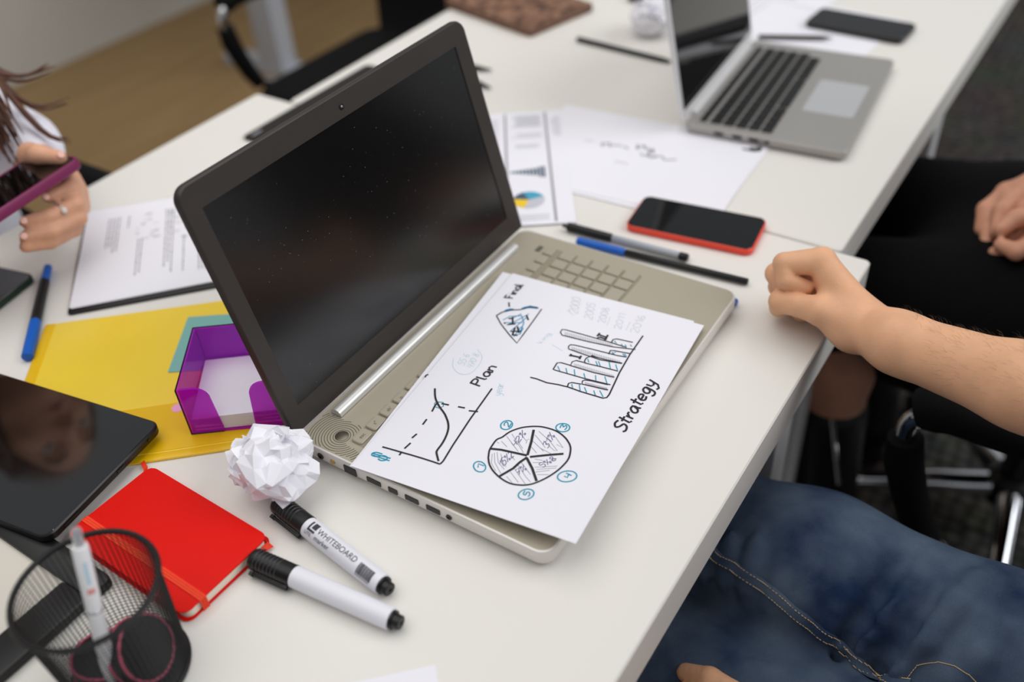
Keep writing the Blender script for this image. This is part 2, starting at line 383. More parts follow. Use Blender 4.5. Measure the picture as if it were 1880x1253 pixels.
# ================================================================== hand-drawn strokes: (width mm, [(x, y) in tenths of mm on the sheet])
INK = {
 ('line_chart', 'k'): [(1.5,[(291,128),(294,181),(298,255),(301,329),(305,400),(308,470),(310,535),(311,602),(311,662),(311,703)]),(1.5,[(311,703),(353,709),(544,690),(886,668),(1311,655)]),(1.8,[(1105,167),(1075,185),(1034,211),(997,238),(969,265),(945,292),(921,321),(896,357),(872,395),(846,431),(813,466),(779,500),(744,527),(708,548),(671,563),(636,574),(599,583),(564,589),(530,593),(496,595),(466,594),(441,595),(426,598),(416,603),(404,612),(381,632),(355,655),(337,672)]),(1.6,[(264,321),(309,320)]),(1.6,[(348,320),(426,334)]),(1.6,[(481,312),(541,325)]),(1.6,[(659,312),(731,310)]),(1.6,[(833,302),(907,288),(957,290)]),(1.6,[(956,328),(966,401)]),(1.6,[(979,488),(989,554)]),(1.6,[(972,604),(994,686)]),(1.6,[(1198,1),(1228,-4),(1244,11)])],
 ('line_chart', 't'): [(0.9,[(935,267),(960,279),(976,335),(930,362),(896,337),(897,294),(935,267)])],
 ('dollar_sign', 't'): [(1.2,[(218,177),(219,162),(219,141),(218,123),(213,109),(206,97),(198,91),(189,89),(179,91),(173,99),(171,114),(172,133),(177,151),(186,166),(199,180),(207,193),(209,209),(208,224),(203,236),(194,243),(182,246),(172,244),(163,234),(155,219),(151,204),(152,191),(156,180),(159,172)]),(1.2,[(193,85),(204,271)]),(1.2,[(176,106),(177,278)])],
 ('plan_word', 'k'): [(1.7,[(1295,539),(1301,436)]),(1.7,[(1292,436),(1309,436),(1332,436),(1351,439),(1361,445),(1366,452),(1368,460),(1366,469),(1361,479),(1352,485),(1335,488),(1316,488),(1302,488)]),(1.7,[(1392,441),(1395,534),(1412,545)]),(1.7,[(1498,493),(1487,490),(1471,486),(1457,486),(1446,493),(1437,504),(1432,516),(1435,527),(1441,538),(1450,545),(1461,547),(1473,545),(1483,539),(1490,524),(1495,507),(1499,498),(1501,509),(1501,530),(1503,545),(1508,550),(1513,551),(1517,551)]),(1.7,[(1523,489),(1528,552)]),(1.7,[(1527,510),(1557,491),(1582,503),(1588,555)])],
 ('faint_note', 'f'): [(0.6,[(1542,112),(1510,124),(1467,143),(1431,167),(1403,202),(1381,241),(1371,278),(1375,312),(1389,343),(1414,366),(1453,380),(1502,385),(1549,384),(1593,379),(1634,368),(1670,351),(1700,320),(1724,283),(1740,258)]),(0.6,[(1526,179),(1518,180),(1507,180),(1498,184),(1493,194),(1491,206),(1492,215),(1499,215),(1509,211),(1517,211),(1520,217),(1521,227),(1520,236),(1514,245),(1507,253),(1500,258),(1493,258),(1488,255),(1484,253)]),(0.6,[(1571,172),(1563,172),(1552,173),(1543,177),(1539,186),(1536,199),(1537,207),(1544,207),(1554,203),(1562,203),(1566,210),(1567,219),(1565,228),(1560,237),(1552,245),(1545,250),(1538,250),(1533,248),(1529,246)]),(0.6,[(1643,164),(1635,169),(1625,177),(1616,187),(1611,198),(1607,211),(1606,222),(1610,230),(1616,236),(1623,237),(1629,233),(1636,224),(1639,216),(1637,209),(1632,204),(1627,201),(1621,205),(1614,212),(1609,217)]),(0.6,[(1497,283),(1489,323),(1523,313)]),(0.6,[(1524,278),(1511,350)]),(0.6,[(1536,276),(1571,269),(1538,345)]),(0.6,[(1535,311),(1563,306)]),(0.6,[(1599,264),(1593,270),(1584,279),(1578,289),(1575,301),(1574,314),(1575,324),(1579,331),(1584,335),(1589,336),(1596,330),(1603,321),(1608,311),(1610,300),(1611,289),(1610,279),(1607,272),(1602,267),(1599,264)]),(0.6,[(1665,285),(1660,282),(1654,277),(1651,272),(1655,264),(1663,255),(1670,251),(1675,253),(1679,258),(1681,264),(1678,271),(1671,278),(1665,285),(1657,293),(1649,301),(1645,308),(1647,315),(1652,321),(1657,323),(1665,318),(1673,310),(1678,302),(1675,295),(1669,289),(1665,285)]),(0.7,[(1249,730),(1260,757),(1274,762),(1284,750)]),(0.7,[(1280,720),(1289,779),(1279,797),(1265,794)]),(0.7,[(1299,737),(1307,735),(1318,731),(1325,727),(1324,721),(1319,715),(1314,711),(1309,711),(1303,712),(1299,716),(1297,722),(1296,731),(1296,738),(1300,745),(1305,752),(1311,755),(1317,753),(1324,749),(1329,745)]),(0.7,[(1364,698),(1358,698),(1351,698),(1344,700),(1341,708),(1338,717),(1338,725),(1341,733),(1346,739),(1351,743),(1356,742),(1361,739),(1365,733),(1365,721),(1365,708),(1365,702),(1368,709),(1371,723),(1375,733),(1378,736),(1380,736),(1382,735)]),(0.7,[(1376,691),(1389,733)]),(0.7,[(1383,708),(1390,688),(1401,687)]),(0.6,[(2060,737),(2073,786)]),(0.6,[(2093,760),(2071,773),(2102,790)]),(0.6,[(2121,764),(2130,793)]),(0.6,[(2120,753),(2121,751)]),(0.6,[(2138,766),(2146,796)]),(0.6,[(2142,776),(2157,768),(2172,775),(2180,800)]),(0.6,[(2227,781),(2221,778),(2212,775),(2204,774),(2199,776),(2194,780),(2193,785),(2195,790),(2200,796),(2206,801),(2212,802),(2219,802),(2224,800),(2226,792),(2226,784),(2227,781),(2230,791),(2233,807),(2234,819),(2229,823),(2222,823),(2215,822),(2209,820),(2203,817),(2199,814)]),(0.5,[(2093,884),(2049,1020)])],
 ('pie_chart', 'k'): [(1.5,[(533,1045),(554,1036),(582,1023),(608,1013),(626,1008),(641,1006),(660,1005),(690,1004),(723,1003),(751,1006),(769,1014),(782,1025),(798,1036),(824,1045),(853,1054),(880,1065),(905,1080),(927,1097),(948,1115),(967,1134),(983,1154),(997,1175),(1010,1197),(1022,1219),(1032,1242),(1041,1265),(1048,1289),(1052,1316),(1055,1351),(1056,1388),(1053,1424),(1044,1460),(1031,1494),(1015,1525),(996,1555),(974,1581),(953,1603),(932,1619),(913,1631),(890,1641),(862,1651),(832,1660),(802,1666),(771,1667),(742,1665),(712,1660),(679,1654),(647,1645),(615,1635),(583,1622),(552,1608),(523,1593),(493,1575),(465,1557),(441,1538),(421,1520),(405,1503),(392,1484),(380,1463),(371,1441),(364,1419),(357,1395),(353,1371),(352,1345),(355,1315),(362,1284),(371,1254),(383,1223),(397,1194),(412,1166),(429,1139),(448,1116),(467,1094),(491,1074),(516,1057),(533,1045)]),(2.2,[(636,1006),(661,1098),(689,1332)]),(2.2,[(987,1245),(851,1291),(695,1333)]),(2.2,[(684,1362),(772,1503),(830,1604)]),(2.2,[(665,1340),(573,1440),(461,1536)]),(2.2,[(670,1342),(593,1312),(510,1294),(388,1232)])],
 ('circled_number#2', 't'): [(1.1,[(986,1037),(979,1041),(969,1046),(960,1049),(950,1050),(939,1050),(930,1049),(920,1045),(912,1041),(904,1035),(898,1028),(893,1020),(890,1012),(889,1004),(889,995),(891,986),(894,978),(899,971),(906,964),(914,959),(922,954),(932,951),(942,950),(952,950),(961,952),(971,955),(980,960),(987,966),(993,973),(998,980),(1002,989),(1003,997),(1003,1006),(1001,1015),(996,1023),(990,1031),(986,1037)]),(1,[(931,987),(938,982),(947,976),(956,973),(965,974),(975,978),(980,983),(979,990),(973,997),(964,1005),(950,1015),(934,1026),(927,1033),(940,1034),(963,1031),(980,1029)])],
 ('circled_number#3', 't'): [(1.1,[(1137,1519),(1130,1520),(1120,1522),(1111,1522),(1101,1520),(1093,1516),(1085,1510),(1078,1503),(1071,1495),(1067,1486),(1063,1476),(1061,1466),(1061,1455),(1062,1445),(1065,1436),(1069,1427),(1075,1420),(1082,1413),(1089,1409),(1098,1406),(1107,1404),(1116,1405),(1125,1407),(1134,1411),(1142,1417),(1149,1424),(1155,1433),(1160,1442),(1163,1452),(1165,1462),(1166,1472),(1164,1482),(1162,1492),(1157,1501),(1151,1508),(1143,1515),(1137,1519)]),(1,[(1099,1444),(1108,1442),(1119,1439),(1129,1438),(1138,1440),(1146,1444),(1148,1448),(1140,1453),(1127,1459),(1121,1464),(1128,1468),(1141,1472),(1149,1477),(1146,1483),(1139,1489),(1130,1494),(1118,1494),(1104,1492),(1095,1490)])],
 ('circled_number#4', 't'): [(1.1,[(650,1810),(642,1812),(630,1815),(618,1815),(607,1812),(595,1808),(584,1801),(574,1792),(565,1782),(557,1771),(550,1759),(546,1746),(543,1734),(542,1721),(544,1709),(547,1698),(552,1688),(559,1680),(567,1674),(577,1670),(588,1668),(599,1668),(611,1671),(622,1676),(633,1682),(644,1691),(653,1701),(661,1712),(668,1725),(672,1738),(675,1750),(676,1763),(674,1775),(671,1786),(664,1796),(656,1804),(650,1810)]),(1,[(602,1718),(596,1748),(642,1744)]),(1,[(639,1718),(631,1771)])],
 ('circled_number#5', 't'): [(1.1,[(342,1572),(335,1575),(325,1579),(315,1582),(304,1581),(293,1580),(283,1576),(273,1571),(264,1564),(256,1557),(249,1548),(243,1538),(240,1529),(238,1519),(238,1509),(239,1499),(243,1490),(248,1483),(255,1476),(263,1471),(272,1468),(282,1466),(292,1466),(303,1468),(313,1471),(324,1476),(333,1483),(341,1491),(348,1499),(354,1509),(357,1519),(359,1529),(359,1539),(358,1549),(353,1558),(347,1566),(342,1572)]),(1,[(329,1499),(318,1498),(305,1498),(294,1500),(289,1507),(288,1515),(290,1521),(299,1522),(311,1520),(320,1520),(325,1525),(328,1532),(326,1539),(321,1545),(312,1550),(303,1553),(295,1553),(288,1550),(283,1548)])],
 ('circled_number#1', 't'): [(1.1,[(412,1085),(404,1084),(395,1084),(386,1082),(379,1078),(373,1072),(369,1065),(366,1056),(364,1047),(364,1037),(366,1027),(369,1016),(374,1007),(380,997),(387,989),(395,981),(404,975),(413,971),(422,968),(431,967),(440,968),(448,970),(455,975),(461,981),(465,988),(468,996),(470,1006),(470,1016),(468,1026),(465,1036),(460,1046),(454,1056),(447,1064),(439,1071),(429,1077),(419,1082),(412,1085)]),(1,[(403,1019),(443,999),(439,1056)])],
 ('pie_hatching', 'g'): [(0.5,[(730,1022),(723,1047)]),(0.5,[(754,1052),(713,1128)]),(0.5,[(827,1063),(701,1243)]),(0.5,[(869,1093),(705,1291)]),(0.5,[(813,1177),(748,1261)]),(0.5,[(910,1148),(843,1245)]),(0.5,[(815,1260),(855,1247),(872,1260)]),(0.5,[(938,1281),(883,1366),(833,1432)]),(0.5,[(990,1293),(922,1430),(842,1542),(835,1513),(902,1382)]),(0.5,[(989,1385),(981,1459),(893,1570),(908,1502)]),(0.5,[(862,1302),(790,1437)]),(0.5,[(795,1319),(749,1392)]),(0.5,[(814,1388),(789,1511)]),(0.5,[(679,1410),(692,1477)]),(0.5,[(636,1412),(690,1535)]),(0.5,[(595,1453),(683,1618)]),(0.5,[(578,1477),(660,1621)]),(0.5,[(548,1481),(613,1581)]),(0.5,[(529,1510),(566,1595)]),(0.5,[(684,1522),(761,1573)]),(0.5,[(599,1325),(506,1458)]),(0.5,[(568,1304),(466,1438),(433,1495)]),(0.5,[(507,1312),(395,1467)]),(0.5,[(466,1292),(389,1406)]),(0.5,[(410,1285),(365,1362)]),(0.5,[(591,1051),(491,1098),(427,1174)]),(0.5,[(607,1063),(511,1120),(418,1228)]),(0.5,[(625,1079),(522,1147),(472,1232)]),(0.5,[(620,1119),(537,1181),(504,1231)]),(0.5,[(637,1210),(599,1263)])],
 ('pie_percentages', 'n'): [(0.6,[(770,1143),(748,1172),(799,1172)]),(0.6,[(810,1146),(771,1197)]),(0.6,[(820,1157),(828,1154),(840,1150),(850,1148),(858,1150),(866,1155),(868,1160),(863,1165),(854,1171),(842,1177),(824,1184),(803,1192),(794,1197),(805,1200),(828,1200),(845,1200)]),(0.6,[(946,1154),(861,1202)]),(0.6,[(901,1151),(896,1153),(889,1155),(884,1158),(885,1161),(889,1164),(894,1166),(899,1164),(905,1161),(908,1158),(907,1155),(904,1153),(901,1151)]),(0.6,[(916,1190),(911,1192),(905,1194),(901,1197),(901,1200),(903,1203),(906,1205),(912,1204),(919,1201),(923,1198),(922,1195),(919,1192),(916,1190)]),(0.6,[(858,1400),(867,1397),(879,1393),(888,1392),(896,1394),(901,1398),(901,1403),(892,1409),(878,1415),(870,1421),(875,1426),(885,1430),(890,1435),(885,1442),(876,1449),(866,1454),(855,1454),(843,1452),(835,1451)]),(0.6,[(912,1409),(948,1388),(919,1451)]),(0.6,[(1017,1383),(939,1450)]),(0.6,[(973,1386),(968,1389),(962,1393),(958,1396),(959,1400),(963,1403),(967,1404),(972,1401),(978,1397),(981,1393),(979,1390),(976,1388),(973,1386)]),(0.6,[(990,1429),(986,1432),(980,1435),(977,1439),(977,1442),(979,1446),(982,1447),(988,1445),(994,1441),(997,1437),(996,1434),(993,1431),(990,1429)]),(0.6,[(669,1479),(662,1475),(652,1469),(643,1467),(638,1472),(634,1480),(633,1487),(640,1492),(649,1494),(656,1498),(658,1506),(657,1514),(655,1520),(648,1524),(640,1526),(633,1525),(627,1522),(623,1517),(620,1513)]),(0.6,[(717,1502),(663,1540)]),(0.6,[(687,1488),(683,1489),(679,1490),(676,1492),(677,1496),(680,1501),(683,1504),(686,1503),(690,1501),(692,1498),(691,1494),(689,1491),(687,1488)]),(0.6,[(699,1539),(696,1540),(692,1542),(690,1544),(690,1548),(692,1552),(694,1555),(698,1555),(702,1553),(704,1551),(704,1547),(701,1543),(699,1539)]),(0.6,[(742,1545),(738,1539),(733,1531),(731,1525),(737,1521),(745,1519),(752,1519),(756,1524),(760,1531),(760,1537),(756,1540),(749,1543),(742,1545),(734,1547),(725,1548),(720,1551),(721,1558),(724,1566),(730,1572),(738,1573),(747,1571),(752,1567),(751,1560),(746,1551),(742,1545)]),(0.6,[(500,1320),(536,1333),(470,1374)]),(0.6,[(483,1346),(511,1357)]),(0.6,[(585,1351),(506,1388)]),(0.6,[(552,1339),(548,1340),(542,1341),(538,1343),(537,1347),(539,1351),(542,1353),(546,1353),(552,1350),(555,1348),(555,1345),(554,1341),(552,1339)]),(0.6,[(550,1385),(546,1386),(541,1388),(537,1390),(536,1393),(536,1397),(538,1399),(543,1399),(549,1398),(552,1395),(553,1392),(551,1388),(550,1385)]),(0.6,[(518,1165),(551,1149),(503,1212)]),(0.6,[(593,1155),(586,1153),(576,1150),(567,1151),(558,1158),(549,1168),(545,1176),(551,1178),(561,1178),(568,1179),(567,1186),(563,1195),(556,1202),(547,1208),(536,1213),(528,1216),(522,1214),(519,1210),(517,1207)]),(0.6,[(640,1162),(557,1220)]),(0.6,[(610,1158),(605,1160),(599,1163),(595,1166),(594,1170),(595,1174),(598,1175),(602,1174),(608,1170),(611,1166),(612,1163),(611,1160),(610,1158)]),(0.6,[(601,1207),(597,1209),(591,1212),(587,1215),(586,1219),(586,1223),(587,1225),(592,1224),(598,1221),(602,1217),(603,1214),(602,1210),(601,1207)]),(0.6,[(645,1177),(652,1173),(662,1169),(670,1167),(674,1170),(677,1176),(676,1182),(671,1188),(661,1195),(650,1203),(634,1211),(616,1220),(607,1226),(614,1230),(629,1231),(641,1232)])],
 ('bar_chart', 'k'): [(1.4,[(1588,907),(1592,970),(1582,1080),(1601,1187),(1607,1287),(1598,1417),(1599,1629),(1621,1657),(1669,1661),(1979,1629),(2254,1618),(2572,1626)]),(1.2,[(2349,1637),(2298,1431),(2272,1178),(2259,914),(2291,880),(2339,876),(2348,913),(2350,1143),(2350,1356),(2344,1542)]),(1.2,[(2348,1390),(2400,1388),(2424,1417),(2438,1575)]),(1.2,[(2109,1601),(2074,1397),(2086,1195),(2097,1058),(2131,1042),(2161,1048),(2173,1089),(2186,1282),(2197,1513),(2211,1603)]),(1.2,[(2182,1435),(2241,1429),(2251,1464),(2272,1611)]),(1.2,[(1994,1610),(1987,1448),(1974,1285),(1997,1269),(2046,1266),(2091,1298),(2098,1451),(2114,1599)]),(1.2,[(1903,1611),(1884,1416),(1886,1176),(1943,1169),(1974,1194),(1979,1296)]),(1.2,[(1792,1620),(1774,1363),(1770,1067),(1773,1052),(1869,1046),(1888,1076),(1889,1181)]),(1.2,[(1719,1627),(1707,1494),(1695,1380),(1737,1367),(1757,1383),(1770,1441),(1783,1599)]),(1.2,[(1602,1276),(1654,1265),(1676,1286),(1692,1374)]),(2,[(2005,1114),(2040,1113)]),(2,[(2020,1115),(2029,1215)]),(2,[(2003,1214),(2055,1209)]),(2,[(2382,1229),(2437,1232)]),(2,[(2410,1230),(2404,1326)]),(2,[(2355,1241),(2380,1257),(2375,1332)]),(2,[(2359,1319),(2443,1316)]),(2,[(2099,1295),(2092,1337)])],
 ('bar_chart', 't'): [(0.9,[(1830,1071),(1777,1119)]),(0.9,[(1837,1153),(1769,1198)]),(0.9,[(1851,1231),(1781,1270)]),(0.9,[(1838,1334),(1774,1378)]),(0.9,[(1857,1443),(1794,1475)]),(0.9,[(1876,1528),(1795,1584)]),(0.9,[(2043,1281),(1997,1314)]),(0.9,[(2040,1366),(1981,1412)]),(0.9,[(2050,1388),(1983,1439)]),(0.9,[(2082,1482),(1987,1537)]),(0.9,[(2073,1552),(2005,1599)]),(0.9,[(1658,1295),(1614,1324)]),(0.9,[(1678,1362),(1602,1405)]),(0.9,[(1665,1419),(1610,1465)]),(0.9,[(1659,1513),(1603,1555)]),(0.9,[(1681,1562),(1615,1624)]),(0.9,[(2387,1406),(2360,1438)]),(0.9,[(2371,1486),(2332,1515)]),(0.9,[(2377,1522),(2338,1551)]),(0.9,[(2397,1566),(2375,1588)]),(0.9,[(2229,1447),(2196,1487)]),(0.9,[(2193,1460),(2239,1484)]),(0.9,[(2245,1551),(2214,1583)]),(0.9,[(2252,1567),(2218,1600)])],
 ('bar_chart', 'g'): [(0.3,[(2320,912),(2270,944)]),(0.3,[(2321,936),(2271,967)]),(0.3,[(2322,959),(2272,991)]),(0.3,[(2323,983),(2273,1014)]),(0.3,[(2324,1007),(2274,1038)]),(0.3,[(2325,1030),(2275,1061)]),(0.3,[(2325,1054),(2276,1085)]),(0.3,[(2326,1077),(2277,1108)]),(0.3,[(2327,1100),(2277,1131)]),(0.3,[(2328,1124),(2278,1154)]),(0.3,[(2329,1147),(2279,1177)]),(0.3,[(2330,1170),(2280,1201)]),(0.3,[(2331,1194),(2281,1224)]),(0.3,[(2332,1217),(2282,1247)]),(0.3,[(2332,1240),(2283,1270)]),(0.3,[(2333,1263),(2284,1293)]),(0.3,[(2334,1286),(2285,1316)]),(0.3,[(2335,1309),(2285,1338)]),(0.3,[(2336,1332),(2286,1361)]),(0.3,[(2337,1355),(2287,1384)]),(0.3,[(2338,1378),(2288,1407)]),(0.3,[(2339,1401),(2289,1430)]),(0.3,[(2307,918),(2325,1406)]),(0.3,[(2288,927),(2307,1414)]),(0.3,[(2272,935),(2291,1421)]),(0.3,[(2143,1069),(2102,1097)]),(0.3,[(2143,1093),(2102,1120)]),(0.3,[(2143,1117),(2102,1144)]),(0.3,[(2143,1141),(2102,1168)]),(0.3,[(2143,1165),(2102,1191)]),(0.3,[(2143,1188),(2102,1215)]),(0.3,[(2143,1212),(2102,1239)]),(0.3,[(2143,1236),(2102,1262)]),(0.3,[(2143,1259),(2102,1285)]),(0.3,[(2143,1283),(2102,1309)]),(0.3,[(2143,1306),(2102,1332)]),(0.3,[(2143,1329),(2102,1355)]),(0.3,[(2143,1353),(2102,1379)]),(0.3,[(2143,1376),(2102,1402)]),(0.3,[(2143,1399),(2102,1425)]),(0.3,[(2143,1423),(2102,1448)]),(0.3,[(2143,1446),(2102,1471)]),(0.3,[(2143,1469),(2102,1494)]),(0.3,[(2143,1492),(2102,1517)]),(0.3,[(2143,1515),(2102,1540)]),(0.3,[(2143,1538),(2102,1563)]),(0.3,[(2143,1561),(2102,1586)]),(0.3,[(2132,1075),(2132,1565)]),(0.3,[(2116,1082),(2117,1572)]),(0.3,[(2103,1088),(2104,1577)]),(0.3,[(1934,1193),(1887,1222)]),(0.3,[(1933,1212),(1887,1241)]),(0.3,[(1933,1231),(1887,1260)]),(0.3,[(1933,1250),(1887,1279)]),(0.3,[(1933,1269),(1887,1298)]),(0.3,[(1933,1288),(1886,1317)]),(0.3,[(1933,1307),(1886,1336)]),(0.3,[(1933,1326),(1886,1354)]),(0.3,[(1933,1345),(1886,1373)]),(0.3,[(1932,1363),(1886,1392)]),(0.3,[(1932,1382),(1886,1410)]),(0.3,[(1932,1401),(1886,1429)]),(0.3,[(1932,1420),(1886,1448)]),(0.3,[(1932,1438),(1886,1466)]),(0.3,[(1932,1457),(1886,1485)]),(0.3,[(1932,1476),(1885,1503)]),(0.3,[(1932,1494),(1885,1522)]),(0.3,[(1931,1513),(1885,1540)]),(0.3,[(1931,1531),(1885,1559)]),(0.3,[(1931,1550),(1885,1577)]),(0.3,[(1931,1568),(1885,1595)]),(0.3,[(1931,1587),(1885,1614)]),(0.3,[(1921,1199),(1919,1592)]),(0.3,[(1904,1207),(1901,1599)]),(0.3,[(1889,1213),(1887,1605)]),(0.3,[(1735,1393),(1693,1420)]),(0.3,[(1736,1403),(1694,1430)]),(0.3,[(1736,1413),(1695,1440)]),(0.3,[(1737,1423),(1695,1450)]),(0.3,[(1737,1433),(1696,1460)]),(0.3,[(1738,1443),(1696,1470)]),(0.3,[(1738,1453),(1697,1480)]),(0.3,[(1739,1463),(1697,1489)]),(0.3,[(1739,1473),(1698,1499)]),(0.3,[(1740,1483),(1698,1509)]),(0.3,[(1740,1493),(1699,1519)]),(0.3,[(1741,1503),(1699,1529)]),(0.3,[(1741,1513),(1700,1539)]),(0.3,[(1742,1523),(1700,1549)]),(0.3,[(1742,1533),(1701,1559)]),(0.3,[(1743,1543),(1701,1569)]),(0.3,[(1743,1553),(1702,1579)]),(0.3,[(1744,1563),(1702,1589)]),(0.3,[(1745,1573),(1703,1598)]),(0.3,[(1745,1583),(1704,1608)]),(0.3,[(1746,1593),(1704,1618)]),(0.3,[(1746,1603),(1705,1628)]),(0.3,[(1724,1398),(1735,1607)]),(0.3,[(1708,1405),(1719,1614)]),(0.3,[(1695,1411),(1706,1620)])],
 ('slice_drawing', 'k'): [(1.5,[(2270,182),(2341,209),(2409,275),(2449,356),(2532,429),(2547,515)]),(1.2,[(2547,550),(2333,558),(2100,564),(1975,566),(2051,449),(2172,285),(2270,182)]),(1.8,[(2277,316),(2302,360)]),(1.8,[(2316,341),(2218,393)]),(1.8,[(2189,351),(2230,419)]),(1.8,[(2202,455),(2120,512)]),(1.8,[(2107,434),(2156,521)]),(1.8,[(2175,441),(2060,472)]),(1.8,[(2398,454),(2334,508)]),(1.8,[(2202,305),(2193,324)]),(1.8,[(2070,470),(2080,518)])],
 ('slice_drawing', 'b'): [(3.2,[(2366,225),(2402,257),(2427,295)]),(3.2,[(2382,231),(2423,275)]),(3.2,[(2471,366),(2521,413),(2547,493)]),(3.2,[(2490,378),(2538,426),(2544,502)]),(1,[(2233,275),(2314,311),(2369,412)]),(1,[(2177,347),(2291,409),(2426,468)]),(1,[(2102,422),(2220,446),(2385,475)]),(1,[(2058,467),(2107,532),(2207,516)]),(1,[(2378,407),(2280,486),(2125,523)]),(1,[(2205,311),(2275,474)]),(1,[(2283,341),(2396,398)]),(1,[(2048,493),(2217,490)])],
 ('final_word', 'k'): [(1.6,[(2510,196),(2446,235)]),(1.6,[(2588,202),(2562,117)]),(1.6,[(2556,117),(2612,116)]),(1.6,[(2574,155),(2611,154)]),(1.6,[(2641,150),(2659,201)]),(1.6,[(2637,131),(2638,127)]),(1.6,[(2662,149),(2680,200)]),(1.6,[(2670,166),(2687,149),(2708,157),(2725,200)]),(1.6,[(2781,151),(2772,149),(2759,147),(2749,148),(2743,154),(2739,164),(2738,174),(2742,183),(2750,192),(2758,197),(2766,198),(2774,196),(2780,190),(2782,178),(2782,163),(2783,156),(2787,165),(2792,181),(2797,194),(2801,198),(2805,198),(2808,198)]),(1.6,[(2795,112),(2818,189),(2833,198)])],
